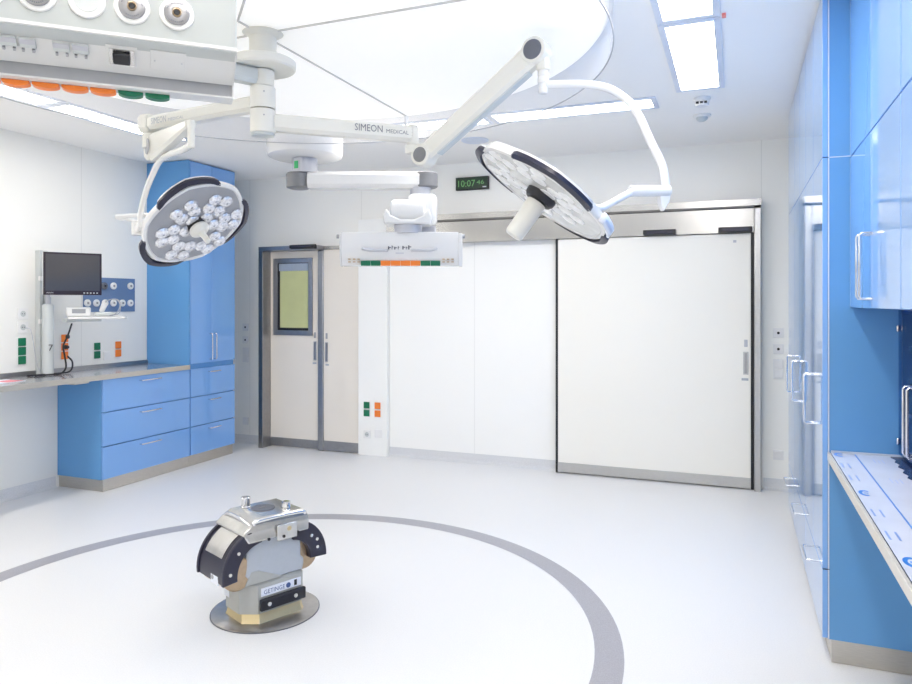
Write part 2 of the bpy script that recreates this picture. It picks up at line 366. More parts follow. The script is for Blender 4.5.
# ------------------------------------------------------------------ ceiling: canopy, lights, detectors
CX, CY = -2.185, 2.90
can = thing('laminar_flow_canopy', 'large round white fabric air canopy with clear skirt on the ceiling', 'ceiling canopy', (CX, CY, H))
MB().lathe((0, 0, -.03), (0, 0, 1), [(1.66, 0), (1.68, .004), (1.68, .029)], 96).build('fabric_panel', 'fabric', can)
m = MB(); n = 128
vs = [(r*math.cos(2*PI*k/n), r*math.sin(2*PI*k/n) , z) for r, z in ((1.70, -.001), (1.70, -.19)) for k in range(n)]
m.add(vs, [(k, (k+1) % n, n+(k+1) % n, n+k) for k in range(n)])
m.build('clear_skirt', 'clear', can)
m = MB(); vs = [(r*math.cos(2*PI*k/n), r*math.sin(2*PI*k/n), z) for r, z in ((1.697, -.1905), (1.703, -.1905), (1.703, -.1945), (1.697, -.1945)) for k in range(n)]
m.add(vs, [(j*n+k, j*n+(k+1) % n, (j+1) % 4*n+(k+1) % n, (j+1) % 4*n+k) for j in range(4) for k in range(n)]).build('skirt_edge', 'grey', can)
for a in (0, 90, 180, 270):
    c, s_ = math.cos(math.radians(a)), math.sin(math.radians(a))
    MB().tube([(c*.08, s_*.08, -.031), (c*1.655, s_*1.655, -.031)], .007, 6, False).build('seam', 'seam', can)
    MB().cyl((c*1.655, s_*1.655, -.031), (c*1.655, s_*1.655, -.125), .011, n=10).build('hanger', 'wplast', can)
MB().tube([(-.0, -.17, -.031), (.9, -1.07, -.031)], .006, 6, False).build('seam', 'seam', can)

def lamp(x0, x1, y0, y1, label):
    cx, cy = (x0+x1)/2, (y0+y1)/2; a, b = (x1-x0)/2, (y1-y0)/2
    t = thing('ceiling_light', label, 'ceiling light', (cx, cy, H), 0, 'recessed ceiling lights around the canopy')
    f = .034; m = MB()
    m.box((-a, -b, -.012), (-a+f, b, -.001)).box((a-f, -b, -.012), (a, b, -.001)).box((-a+f, -b, -.012), (a-f, -b+f, -.001)).box((-a+f, b-f, -.012), (a-f, b, -.001))
    m.build('frame', 'lframe', t, bev=.002)
    bx('diffuser', (-a+f, -b+f, -.008), (a-f, b-f, -.001), 'light', t)
    return t
lamp(-.362, -.072, 3.58, 4.755, 'large ceiling light panel by the smoke detector, full length in view')
r0 = lamp(-.362, -.072, 2.385, 3.56, 'ceiling light panel cut by the top edge, beside the red mark')
for y0 in (1.19, -.005): lamp(-.362, -.072, y0, y0+1.175, 'ceiling light panel on the right-hand side behind the camera view')
lamp(-4.47, -4.20, 3.50, 4.675, 'long ceiling light panel at left beside the lettered lamp arm')
lamp(-4.47, -4.20, 2.305, 3.48, 'ceiling light panel at far left below the orange socket lids')
for y0 in (1.11, -.085): lamp(-4.47, -4.20, y0, y0+1.175, 'ceiling light panel on the left-hand side behind the camera view')
for i, x1 in enumerate((-.50, -1.70)):
    lamp(x1-1.18, x1, 4.82, 5.09, ['ceiling light strip ending left of the smoke detector, crossed by the curved lamp tube',
         'ceiling light strip seen through the skirt behind the rising spring arm', 'ceiling light strip seen through the skirt above the far pendant'][i])
    lamp(x1-1.18, x1, .62, .89, 'ceiling light strip on the near side of the canopy')
mk = tag(bx('red_marker', (-.066, 3.555, H-.012), (-.048, 3.59, H-.0005), 'red'), 'small red marker on the ceiling beside the light panel joint', 'marker')
t = thing('smoke_detector', 'small white smoke detector with dark slots, hanging nearest the ceiling light', 'smoke detector', (-.216, 4.98, H))
MB().lathe((0, 0, 0), (0, 0, -1), [(.055, .001), (.055, .018), (.05, .022), (.045, .03), (.045, .045), (.038, .055), (0, .058)]).build('body', 'wplast', t)
for k in range(3): bx('slot', (-.036+k*.026, -.053, -.046), (-.018+k*.026, -.038, -.034), 'black', t)
t = thing('motion_detector', 'small white domed motion detector on the ceiling behind the smoke detector', 'motion detector', (-.235, 5.431, H))
MB().lathe((0, 0, 0), (0, 0, -1), [(.062, .001), (.062, .014), (.055, .018)]).build('base', 'wplast', t)
MB().lathe((0, 0, -.019), (0, 0, -1), [(.042, 0), (.038, .014), (.024, .026), (0, .031)]).build('dome', 'lgrey', t)
t = thing('ceiling_speaker', 'flat round grey ceiling loudspeaker grille above the clock', 'loudspeaker', (-2.033, 5.567, H))
MB().lathe((0, 0, 0), (0, 0, -1), [(.115, .001), (.115, .007), (.105, .012), (0, .014)]).build('grille', 'lframe', t)

# ------------------------------------------------------------------ clock
t = thing('digital_clock', 'black digital wall clock with green digits above the steel header', 'clock', (-2.375, YB, 2.704))
bx('case', (-.168, -.035, -.062), (.168, -.001, .062), 'black', t, bev=.004)
bx('display', (-.16, -.0365, -.054), (.16, -.0355, .054), 'clock', t)
text('digits', '10:07', (-2.515, YB-.0372, 2.672), (1, 0, 0), (0, 0, 1), .064, 'digit', t, width=.175)
text('seconds', '46', (-2.325, YB-.0372, 2.690), (1, 0, 0), (0, 0, 1), .040, 'digit', t, width=.075)
bx('logo', (.11, -.0374, -.045), (.148, -.0367, -.035), 'mgrey', t)

# ------------------------------------------------------------------ wall plates
def plate(name, label, cat, loc, face, size, kind, group=None):
    """wall plate; face 'Y' looks toward -Y (back wall), 'X' looks toward +X (left wall)"""
    t = thing(name, label, cat, loc, 0 if face == 'Y' else PI/2, group)
    a = size / 2
    if kind == 'data':
        bx('cover', (-a, -.01, -a), (a, -.0008, a), 'wplast', t, bev=.002)
        MB().lathe((0, -.0105, 0), (0, -1, 0), [(.028, 0), (.028, .002), (.020, .003)]).build('ring', 'wplast', t)
        MB().lathe((0, -.014, 0), (0, -1, 0), [(.011, 0), (.011, .001)], 12).build('port', 'black', t)
    elif kind == 'switch':
        bx('cover', (-a, -.008, -a), (a, -.0008, a), 'wplast', t, bev=.002)
        bx('rocker', (-a+.010, -.013, -a+.010), (a-.010, -.0085, a-.010), 'wplast', t, bev=.0035)
    elif kind == 'socket':
        bx('cover', (-a, -.01, -a), (a, -.0008, a), 'wplast', t, bev=.002)
        MB().lathe((0, -.0105, 0), (0, -1, 0), [(.024, 0), (.020, .0005), (0, .0008)]).build('well', 'lgrey', t)
        for dx in (-.009, .009): bx('pin_hole', (dx-.003, -.0128, -.003), (dx+.003, -.0118, .003), 'black', t)
    else:
        bx('cover', (-a-.004, -.006, -a-.004), (a+.004, -.0008, a+.004), 'wplast', t, bev=.002)
        bx('lid', (-a, -.016, -a), (a, -.0065, a), kind, t, bev=.004)
    return t
for z, k, lb in ((1.283, 'data', 'upper round white outlet plate on the wall between blue cabinet and narrow door'),
                 (1.143, 'data', 'lower round white outlet plate on the wall between blue cabinet and narrow door'),
                 (1.018, 'switch', 'upper light switch beside the narrow door'), (.935, 'switch', 'lower light switch beside the narrow door'),
                 (.245, 'switch', 'square blanking plate low on the wall beside the narrow door')):
    plate('data_outlet' if k == 'data' else 'light_switch', lb, 'outlet' if k == 'data' else 'switch', (-5.052, YB, z), 'Y', .08, k)
for z, k, lb in ((1.302, 'data', 'upper round white outlet plate right of the big sliding door'),
                 (1.169, 'data', 'lower round white outlet plate right of the big sliding door'),
                 (1.045, 'switch', 'upper light switch right of the big sliding door'), (.962, 'switch', 'lower light switch right of the big sliding door'),
                 (.292, 'switch', 'square blanking plate low on the wall right of the big sliding door')):
    plate('data_outlet' if k == 'data' else 'light_switch', lb, 'outlet' if k == 'data' else 'switch', (.318, YB, z), 'Y', .08, k)
for x, kk in ((-3.50, 'green'), (-3.375, 'orange')):
    for z, pos in ((.512, 'upper'), (.432, 'lower')):
        plate('power_socket', '%s %s socket lid on the white pilaster beside the doors' % (pos, kk), 'socket', (x, 6.385, z), 'Y', .066, kk)
plate('power_socket', 'white round-welled socket below the green lids on the pilaster', 'socket', (-3.497, 6.385, .215), 'Y', .08, 'socket')
plate('network_socket', 'white network socket below the orange lids on the pilaster', 'socket', (-3.37, 6.385, .228), 'Y', .08, 'switch')

# ------------------------------------------------------------------ left side: lower cabinets, worktop, tall cabinet
FX = -4.815
t = thing('drawer_cabinet', 'low blue drawer cabinet with three wide drawers beside the open knee space', 'cabinet', (FX, 4.33, 0))
def w2(t): return True
bx('body', (XL + .003, 4.33, .10), (FX - .022, 5.323, .922), 'blue2', t, True)
m = MB().box((XL + .003, 4.345, .002), (FX - .018, 5.323, .099)); m.build('plinth', 'steelb', t, True)
def drawer(x0, z0, z1, y0, y1, t, sgn=1, hl=.22, hy=None, zoff=.045):
    f = bx('drawer', (x0 - .02, y0 + .003, z0 + .004), (x0, y1 - .003, z1 - .004), 'blue', t, True, bev=.0015)
    hy = hy or (y0 + y1) / 2; z = z1 - zoff
    MB().tube([(x0, hy-hl/2, z), (x0+.028, hy-hl/2, z), (x0+.032, hy-hl/2+.01, z), (x0+.032, hy+hl/2-.01, z), (x0+.028, hy+hl/2, z), (x0, hy+hl/2, z)], .0055, 8, False).build('handle', 'hand', f, True)
    return f
zs = (.10, .372, .652, .925)
for k in range(3): drawer(FX, zs[k], zs[k+1], 4.33, 5.323, t)
# tall cabinet
t = thing('tall_cabinet', 'tall blue corner cabinet reaching the ceiling with three drawers at the bottom', 'cabinet', (FX, 5.33, 0))
bx('body', (XL + .003, 5.326, .10), (FX - .022, 5.97, 2.902), 'blue2', t, True)
bx('plinth', (XL + .003, 5.326, .002), (FX - .018, 5.955, .099), 'steelb', t, True)
for k in range(3): drawer(FX, zs[k], zs[k+1], 5.33, 5.97, t, hl=.15)
for y0, y1, hy, lb in ((5.33, 5.625, 5.595, 'left'), (5.625, 5.97, 5.655, 'right')):
    d = bx('door', (FX - .02, y0 + .002, .970), (FX, y1 - .002, 2.898), 'blue', t, True, bev=.0015)
    MB().tube([(FX, hy, 1.0), (FX+.03, hy, 1.0), (FX+.034, hy, 1.01), (FX+.034, hy, 1.24), (FX+.03, hy, 1.25), (FX, hy, 1.25)], .006, 8, False).build('handle', 'hand', d, True)
bx('side_panel', (XL + .003, 5.305, .966), (FX - .001, 5.325, 2.902), 'blue2', t, True)
# worktop
t = thing('worktop', 'long stainless worktop running along the left wall', 'worktop', (FX, 4.3, .925))
bx('top', (XL + .003, .8, .926), (FX + .012, 5.303, .9655), 'wtop', t, True, bev=.002)
bx('front_edge', (FX + .0125, .8, .924), (FX + .02, 5.303, .9655), 'steelb', t, True)
bx('upstand', (XL + .002, .8, .966), (XL + .017, 5.303, 1.0), 'steeld', t, True)
t2 = thing('support_bracket', 'small pale bracket under the worktop edge beside the drawer cabinet', 'bracket', (FX-.03, 4.12, .925))
bx('plate', (-.10, -.05, -.018), (.02, .09, -.001), 'steelb', t2, bev=.006)
# paper on worktop
t = thing('pink_card', 'small pink and white card on the worktop at the left edge', 'card', (-5.05, 3.66, .966))
bx('sheet', (-.12, -.10, .0005), (.10, .10, .003), 'label', t)
bx('print', (-.05, -.04, .0032), (.09, .09, .0038), 'pink', t)

# wall sockets left (facing +X)
def ly(y): return y * .9816
def lz(z): return 1.55 + (z - 1.55) * .9816
def pl(y, z, kind, label, size=.065): return plate('power_socket', label, 'socket', (XL, ly(y), lz(z)), 'X', size, kind)
for i, z in enumerate((1.232, 1.158, 1.084)):
    p = ('topmost', 'middle', 'lowest')[i]
    pl(4.08, z, 'green', '%s of three green socket lids left of the monitor column' % p)
    pl(4.475, z + .012, 'orange', '%s of three orange socket lids right of the monitor column' % p)
for i, z in enumerate((1.155, 1.078)):
    p = ('upper', 'lower')[i]
    pl(4.812, z, 'green', '%s green socket lid under the keyboard shelf' % p)
    pl(5.048, z, 'orange', '%s orange socket lid near the blue tall cabinet' % p)
pl(4.09, 1.462, 'socket', 'upper white socket left of the monitor column', .09)
pl(4.09, 1.352, 'socket', 'lower white socket left of the monitor column, with a plug', .09)
plate('network_socket', 'white network socket between green and orange lids above the worktop', 'socket', (XL, ly(4.925), lz(1.062)), 'X', .08, 'switch')
# gas panel
t = thing('gas_outlet_panel', 'slate blue medical gas panel on the left wall with round outlets', 'gas panel', (XL, ly(4.96), 1.62))
bx('panel', (XL + .001, ly(4.665), lz(1.468)), (XL + .012, ly(5.246), lz(1.783)), 'gaspanel', t, True, bev=.002)
for y, z, k in [(ly(y_), lz(z_), k_) for y_, z_, k_ in [(y, 1.55, 'w') for y in (4.70, 4.797, 4.89, 4.986, 5.09, 5.185)] + [(4.884, 1.707, 'b'), (4.986, 1.709, 'w'), (5.185, 1.713, 'w')]]:
    o = MB().lathe((XL + .0125, y, z), (1, 0, 0), [(.032, 0), (.032, .012), (.026, .018), (.014, .018), (.014, .012)]).build('gas_outlet', 'wplast' if k == 'w' else 'dgrey', t, True)
    MB().lathe((XL + .027, y, z), (1, 0, 0), [(.011, 0), (.009, .004)], 12).build('nozzle', 'steeld' if k == 'w' else 'black', o, True)
# monitor workstation
t = thing('wall_column', 'white wall rail and round column carrying the monitor and shelf', 'wall mount', (XL, 4.18, .97))
m = MB().box((XL + .002, 4.125, .967), (XL + .055, 4.155, 1.98)).box((XL + .002, 4.175, .967), (XL + .05, 4.205, 1.98)); m.build('rail', 'lgrey', t, True, bev=.003)
MB().cyl((XL + .135, 4.135, .967), (XL + .135, 4.135, 1.54), .043, n=28, bev=.006).build('column', 'lgrey', t, True)
MB().cyl((XL + .135, 4.135, 1.54), (XL + .135, 4.135, 1.78), .022).build('pole', 'mgrey', t, True)
for z in (1.75, 1.40): bx('clamp', (XL + .056, 4.11, z - .018), (XL + .075, 4.17, z + .018), 'wplast', t, True, bev=.004)
m = MB().beam((XL + .135, 4.135, 1.62), (-5.11, 4.33, 1.70), .04, .06); m.build('monitor_arm', 'wplast', t, True)
text('number', '7', (-5.150, 4.105, 1.165), (.55, .83, 0), (0, 0, 1), .05, 'black', t)
# shelf
t = thing('keyboard_shelf', 'narrow white shelf below the monitor holding small devices', 'shelf', (-5.1, 4.40, 1.42))
U = V((.64, .77, 0)); Nn = V((.77, -.64, 0))
fr = Matrix(((.62, .785, 0, -5.06), (.785, -.62, 0, 4.40), (0, 0, 1, 1.415), (0, 0, 0, 1)))
m = MB(fr); m.prism([(-.15, -.07), (.16, -.07), (.27, -.05), (.30, 0), (.27, .06), (.16, .09), (-.15, .09)], (0, .022), 'Z'); m.build('board', 'white', t, True, bev=.005)
m = MB(fr); m.box((-.14, -.05, -.02), (.10, .04, -.001)); m.build('bracket', 'lgrey', t, True, bev=.004)
m = MB().beam((XL + .19, 4.24, 1.405), (-5.14, 4.33, 1.405), .05, .03); m.build('arm', 'lgrey', t, True)
t = thing('scanner_device', 'small white device with coiled cables on the keyboard shelf', 'device', (-5.08, 4.36, 1.438))
m = MB(fr); m.box((-.16, -.05, .0235), (.02, .05, .10)); m.build('body', 'wplast', t, True, bev=.012)
m = MB(fr); m.box((-.12, .051, .05), (-.02, .053, .085)); m.build('display', 'grey', t, True)
m = MB(fr); m.box((.05, -.045, .0235), (.19, .045, .060)); m.build('cradle', 'lgrey', t, True, bev=.008)
m = MB(fr); m.cyl((.10, 0, .061), (.13, .02, .14), .02, .026, bev=.004); m.build('scanner_head', 'wplast', t, True)
for k in range(2):
    m = MB(fr); m.tube([(.16, .046, .03), (.21+k*.02, .07, .05), (.24, .05, .12+k*.02), (.20, .02, .17), (.13, .02, .15)], .004, 6); m.build('cable', 'grey', t, True)
# monitor
t = thing('monitor', 'black flat monitor, switched off, on the left wall column', 'monitor', (-5.03, 4.22, 1.62))
a = V((-5.128, 4.047, 0)); b = V((-4.914, 4.400, 0)); u = (b - a).normalized(); nn = V((u.y, -u.x, 0)); W_ = .455
c0 = (a + b) / 2
fr2 = Matrix(((u.x, nn.x, 0, c0.x), (u.y, nn.y, 0, c0.y), (0, 0, 1, 1.787), (0, 0, 0, 1)))
m = MB(fr2); m.box((-.212, -.045, -.172), (.212, -.006, .172)); m.build('housing', 'wplast', t, True, bev=.008)
m = MB(fr2); m.box((-.212, -.006, -.172), (.212, .002, .172)); m.build('bezel', 'bezel', t, True, bev=.004)
m = MB(fr2); m.box((-.196, .0022, -.138), (.196, .0032, .158)); m.build('screen', 'screen', t, True)
m = MB(fr2)
for k in range(5): m.box((.075 + k*.024, .0022, -.159), (.087 + k*.024, .003, -.151))
m.build('buttons', 'lgrey', t, True)
text('lettering', 'ADVAN', c0 + u * -.19 + nn * .0025 + V((0, 0, 1.787 - .159)), u, (0, 0, 1), .010, 'lgrey', t)
m = MB(fr2); m.cyl((0, -.046, -.05), (0, -.10, -.06), .035); m.build('mount', 'mgrey', t, True)
# cables
tag(MB().tube([(-5.03, 4.22, 1.385), (-5.053, 4.20, 1.283), (-5.083, 4.185, 1.202), (-5.075, 4.19, 1.121), (-5.06, 4.19, 1.03), (-5.09, 4.17, .98), (-5.13, 4.12, .975), (-5.14, 4.04, .975), (-5.14, 3.98, .975)], .007, 8).build('power_cable', 'black'),
    'black cable hanging from the shelf and lying on the worktop', 'cable')
tag(MB().tube([(-5.26, 4.37, 1.10), (-5.22, 4.38, 1.06), (-5.17, 4.34, 1.01), (-5.14, 4.28, .980), (-5.16, 4.2, .975), (-5.19, 4.05, .975), (-5.20, 3.96, .975)], .007, 8).build('power_cable', 'black'),
    'black cable from the lowest orange socket down to the worktop', 'cable')
t = thing('plug', 'black plug pushed into the middle orange socket', 'plug', (XL + .017, ly(4.475), lz(1.168))); MB().cyl((0, 0, 0), (.035, 0, 0), .019, .014, bev=.003).build('body', 'black', t)
t = thing('adapter', 'small black adapter hanging in the cable below the shelf', 'adapter', (-5.053, 4.20, 1.29)); MB().lathe((0, 0, -.03), (0, 0, 1), [(.010, 0), (.016, .008), (.016, .024), (.010, .032)]).build('body', 'black', t)
tag(MB().tube([(XL + .02, 4.03, 1.35), (XL + .05, 4.05, 1.33), (XL + .06, 4.07, 1.20), (XL + .07, 4.09, 1.05), (XL + .08, 4.12, .975)], .0035, 6).build('white_cable', 'mgrey'),
    'thin grey cable from the white socket down behind the rail', 'cable')

# ------------------------------------------------------------------ right side cabinets
PX = .344
def uhandle(y, z0, z1, x, parent, r=.0055):
    return MB().tube([(x, y, z0), (x-.034, y, z0), (x-.04, y, z0+.008), (x-.04, y, z1-.008), (x-.034, y, z1), (x, y, z1)], r, 8, False).build('handle', 'hand', parent, True)
bays = [(3.44, 4.25, 'nearest the counter', (3.82, 3.86)), (4.25, 5.03, 'middle of the row', (4.64, 4.68)), (5.03, 5.62, 'farthest, beside the back wall', (5.12, None))]
for y0, y1, lb, hy in bays:
    t = thing('tall_cabinet', 'tall glossy blue cabinet in the right-hand row, %s' % lb, 'cabinet', (PX, y0, 0))
    bx('body', (PX + .021, y0 + (.002 if y0 > 3.5 else .0), .10), (XR - .003, y1, 2.90), 'blue2', t, True)
    bx('plinth', (PX + .035, y0 + .002, .002), (XR - .003, y1, .099), 'steelb', t, True)
    segs = [(y0, y1)] if hy[1] is None else [(y0, (y0+y1)/2), ((y0+y1)/2, y1)]
    for k, (a_, b_) in enumerate(segs):
        for z0, z1 in ((.402, 2.178), (2.182, 2.899)):
            d = bx('door', (PX, a_ + .002, z0), (PX + .02, b_ - .002, z1), 'blue', t, True, bev=.001)
            if z0 < 1: uhandle(hy[k], .97, 1.205, PX, d)
    f = bx('drawer', (PX, y0 + .002, .103), (PX + .02, y1 - .002, .398), 'blue', t, True, bev=.001)
    yc = (y0 + y1) / 2
    MB().tube([(PX, yc-.11, .335), (PX-.034, yc-.11, .335), (PX-.04, yc-.10, .335), (PX-.04, yc+.10, .335), (PX-.034, yc+.11, .335), (PX, yc+.11, .335)], .005, 8, False).build('handle', 'hand', f, True)
    if y0 < 3.5:
        for z0, z1 in ((.103, .400), (.404, 2.176), (2.180, 2.899)):
            bx('edge_band', (PX + .0205, 3.4375, z0), (PX + .026, 3.4398, z1), 'edge', t, True)
        bx('seam', (PX + .0262, 3.4385, 2.176), (XR - .003, 3.4398, 2.180), 'edge', t, True)
        bx('drawer_gap', (PX + .001, 3.4385, .3985), (PX + .028, 3.4398, .4015), 'black', t, True)
# overhead cabinets
OX = .449
for i, (y0, y1) in enumerate(((2.43, 3.434), (1.42, 2.426))):
    for z0, z1, lv in ((1.53, 2.17, 'lower'), (2.174, 2.90, 'upper')):
        pos = ('against the tall cabinet', 'at the right edge of the picture')[i]
        t = thing('wall_cabinet', 'glossy blue %s wall cabinet above the counter, %s' % (lv, pos), 'cabinet', (OX, y0, z0))
        bx('body', (OX + .021, y0, z0), (XR - .003, y1, z1), 'blue', t, True)
        ym = (y0 + y1) / 2
        for a_, b_, hy in ((y0, ym, ym - .035), (ym, y1, ym + .035)):
            d = bx('door', (OX, a_ + .0015, z0 + .001), (OX + .02, b_ - .0015, z1 - .001), 'blue', t, True, bev=.001)
            if lv == 'lower': uhandle(hy, 1.565, 1.80, OX, d)
        if i == 0:
            bx('edge_band', (OX + .0, y1 + .0005, z0 + .002), (OX + .004, y1 + .003, z1 - .002), 'edge', t, True)
# glass-door cabinet between counter and wall cabinets
GX = .626
t = thing('glass_door_cabinet', 'blue cabinet with glass doors between counter and wall cabinets', 'cabinet', (GX, 2.4, .9))
m = MB().box((XR - .03, 1.42, .920), (XR - .003, 3.432, 1.526)).box((GX + .012, 1.42, 1.505), (XR - .031, 3.432, 1.526)).box((GX + .012, 1.42, .920), (XR - .031, 3.432, .932)).box((GX + .012, 3.415, .933), (XR - .031, 3.432, 1.504)).box((GX + .012, 1.42, .933), (XR - .031, 1.44, 1.504))
m.build('body', 'tileb', t, True)
for z in (1.08, 1.22, 1.36): bx('shelf', (GX + .03, 1.45, z), (XR - .032, 3.41, z + .012), 'tileb', t, True)
for a_, b_, hy in ((3.09, 3.43, 3.12), (2.745, 3.085, 3.055), (2.40, 2.74, 2.43), (2.05, 2.395, 2.36)):
    d = bx('glass_door', (GX, a_, .922), (GX + .006, b_, 1.52), 'cglass', t, True)
    uhandle(hy, .975, 1.235, GX - .001, d, .006)
    if a_ > 3:
        for z in (1.445, .977): bx('hinge', (GX - .012, b_ - .028, z - .014), (GX - .001, b_ - .002, z + .014), 'chrome', d, True, bev=.004)
# right counter
CXF = .362
t = thing('counter', 'right-hand counter with pale front edge and slate blue top', 'worktop', (CXF, 2.4, .85))
bx('top', (CXF + .012, .5, .875), (XR - .003, 3.4365, .906), 'slate', t, True)
bx('front_edge', (CXF, .5, .873), (CXF + .0115, 3.4365, .9065), 'beige', t, True, bev=.002)
bx('upstand', (CXF + .014, 3.4345, .9065), (XR - .003, 3.4375, .9155), 'edge', t, True)
t = thing('protective_film', 'torn pale blue protective film with blue print on the right counter', 'film', (CXF, 2.4, .906))
edge = [(.598, 3.43), (.592, 3.40), (.603, 3.36), (.590, 3.31), (.600, 3.27), (.585, 3.22), (.598, 3.17), (.582, 3.12), (.592, 3.07), (.580, 3.03), (.595, 2.98), (.61, 2.9), (.66, 2.86), (.70, 2.8), (.75, 2.78), (.8, 2.7), (.84, 2.6)]
poly = [(CXF + .013, 3.43)] + edge + [(.84, .52), (CXF + .013, .52)]
poly = poly[::-1]
MB().prism(poly, (.9068, .9076), 'Z').build('sheet', 'film', t, True, smooth=False)
bx('print_line', (.462, .55, .9078), (.467, 3.42, .9081), 'inkb', t, True)
def emblem(x, y, s):
    m = MB(); n = 14
    for k in range(n - 1):
        a0, a1 = math.radians(40 + 280*k/n), math.radians(40 + 280*(k+1)/n)
        w0 = .30 + .25*math.sin(PI*k/n); w1 = .30 + .25*math.sin(PI*(k+1)/n)
        P = lambda a, r: (x + s*r*math.cos(a), y + s*2.0*r*math.sin(a), .9079)
        m.add([P(a0, 1), P(a1, 1), P(a1, 1-w1), P(a0, 1-w0)], [(0, 1, 2, 3)])
    m.box((x - .2*s, y - .2*s, .9079), (x + .5*s, y + .3*s, .9081))
    m.build('logo_print', 'inkb', t, True, smooth=False)
for y in (3.39, 2.74, 2.05, 1.36): emblem(.403, y, .02)
for y in (3.18, 2.97, 2.50, 2.27, 1.8, 1.6):
    for j in range(2): bx('print_strokes', (.385 + j*.024, y - .045, .9078), (.391 + j*.024, y + .035, .9081), 'inkp', t, True)
for y in (3.31, 2.97, 2.5):
    for j in range(3): bx('print_strokes', (.517 + j*.016, y - .04, .9078), (.519 + j*.016, y + .03 - .02*(j % 2), .9081), 'inkp', t, True)

# ------------------------------------------------------------------ surgical lights
def P3(C, m_, k_, n_, a, b, c): return C + m_*a + k_*b + n_*c
def head(root, C, m_, n_, rot, facemat, lenses, first=True):
    C = V(C); n_ = V(n_).normalized(); m_ = V(m_); m_ = (m_ - n_*m_.dot(n_)).normalized(); k_ = n_.cross(m_)
    q = math.radians(rot); m2 = m_*math.cos(q) + k_*math.sin(q); k2 = -m_*math.sin(q) + k_*math.cos(q); m_, k_ = m2, k2
    fr = Matrix((( m_.x, k_.x, n_.x, C.x), (m_.y, k_.y, n_.y, C.y), (m_.z, k_.z, n_.z, C.z), (0, 0, 0, 1)))
    def rad(a):      # rounded nonagon outline
        s = 2*PI/6; d = (a - math.radians(15)) % s - s/2
        return .318 / (math.cos(d) ** .25)
    N = 72
    def ring(f, z, off=0): return [((rad(2*PI*k/N)*f + off)*math.cos(2*PI*k/N), (rad(2*PI*k/N)*f + off)*math.sin(2*PI*k/N), z) for k in range(N)]
    m = MB(fr); st = [ring(.93, .004), ring(.95, .010), ring(1, .008), ring(1.01, -.006), ring(.985, -.03), ring(.80, -.052), ring(.4, -.066), ring(.02, -.07)]
    m.add([p for r in st for p in r], [(j*N+k, j*N+(k+1) % N, (j+1)*N+(k+1) % N, (j+1)*N+k) for j in range(len(st)-1) for k in range(N)] + [tuple(range(N))])
    hs = m.build('housing', 'white', root, True)
    m = MB(fr); m.add(ring(.925, .0046) + ring(.925, .0056), [tuple(range(N-1, -1, -1)), tuple(range(N, 2*N))] + [(k, (k+1) % N, N+(k+1) % N, N+k) for k in range(N)])
    m.build('light_face', facemat, root, True)
    for x, y in lenses:
        m = MB(fr); nf = 9
        m.lathe((x, y, .0058), (0, 0, 1), [(.041, 0), (.043, .006), (.034, .016), (.016, .021), (0, .022)] if first else [(.040, 0), (.038, .003), (.015, .005), (0, .005)], nf)
        ln = m.build('lens', 'lens' if first else 'lens2', root, True, smooth=False)
        if not first: continue
        m = MB(fr); m.lathe((x, y, .0275), (0, 0, 1), [(.008, 0), (.005, .002)], 6); m.build('led', 'led', ln, True)
    for g in (75, 195, 315):
        m = MB(fr); vs = []; NN = 16; A0, A1 = g - 37, g + 37
        for k in range(NN + 1):
            t_ = k / NN; a = math.radians(A0 + (A1 - A0)*t_); R = rad(a); bul = .044 * math.sin(PI*t_) ** .45
            for rr, zz in ((R + bul + .002, -.012), (R + bul + .004, .004), (R + max(bul - .028, -.008), .013), (R + max(bul - .034, -.010), -.012)):
                vs.append((rr*math.cos(a), rr*math.sin(a), zz))
        m.add(vs, [(k*4+j, k*4+(j+1) % 4, (k+1)*4+(j+1) % 4, (k+1)*4+j) for k in range(NN) for j in range(4)] + [(3, 2, 1, 0), tuple(NN*4+j for j in range(4))])
        m.build('grip', 'navy', root, True)
        m = MB(fr); vs = []
        for k in range(NN + 1):
            t_ = k / NN; a = math.radians(A0 + 2 + (A1 - A0 - 4)*t_); R = rad(a); bul = .044 * math.sin(PI*t_) ** .45
            for rr, zz in ((R - .01, -.034), (R + bul + .002, -.022), (R + bul + .003, -.0125), (R - .01, -.0125)):
                vs.append((rr*math.cos(a), rr*math.sin(a), zz))
        m.add(vs, [(k*4+j, k*4+(j+1) % 4, (k+1)*4+(j+1) % 4, (k+1)*4+j) for k in range(NN) for j in range(4)] + [(3, 2, 1, 0), tuple(NN*4+j for j in range(4))])
        m.build('grip_shell', 'white', root, True)
    q_ = .8 if first else 1.0
    m = MB(fr); m.lathe((0, 0, .006), (0, 0, 1), [(.072*q_, 0), (.070*q_, .02), (.060*q_, .034), (.035, .036)]); m.build('handle_mount', 'black', root, True)
    m = MB(fr); m.lathe((0, 0, .043), (0, 0, 1), [(.03, 0), (.060, .003), (.062, .016), (.045, .032), (.024, .042), (.019, .055), (.017, .115), (.012, .120), (0, .120)] if first else [(.02, 0), (.044, .004), (.046, .03), (.044, .05), (.042, .17), (.036, .182), (.012, .186), (.0, .186)]); m.build('sterile_handle', 'cream', root, True)
    def W(a, b, c): return fr @ V((a, b, c))
    return W
LED = [(0.039, 0.175), (-0.055, 0.174), (0.038, 0.114), (-0.047, 0.114), (-0.002, 0.047), (0.175, 0.104), (0.224, 0.034), (0.117, 0.068), (0.158, -0.006), (0.075, 0.003), (0.238, -0.128), (0.163, -0.095), (0.084, -0.087), (0.124, -0.155), (0.189, -0.198), (-0.184, 0.099), (-0.12, 0.069), (-0.219, 0.03), (-0.156, -0.004), (-0.073, -0.001), (-0.158, -0.09), (-0.224, -0.124), (-0.17, -0.191), (-0.105, -0.146), (-0.053, -0.209), (-0.031, -0.274), (0.052, -0.203), (0.06, -0.273)]
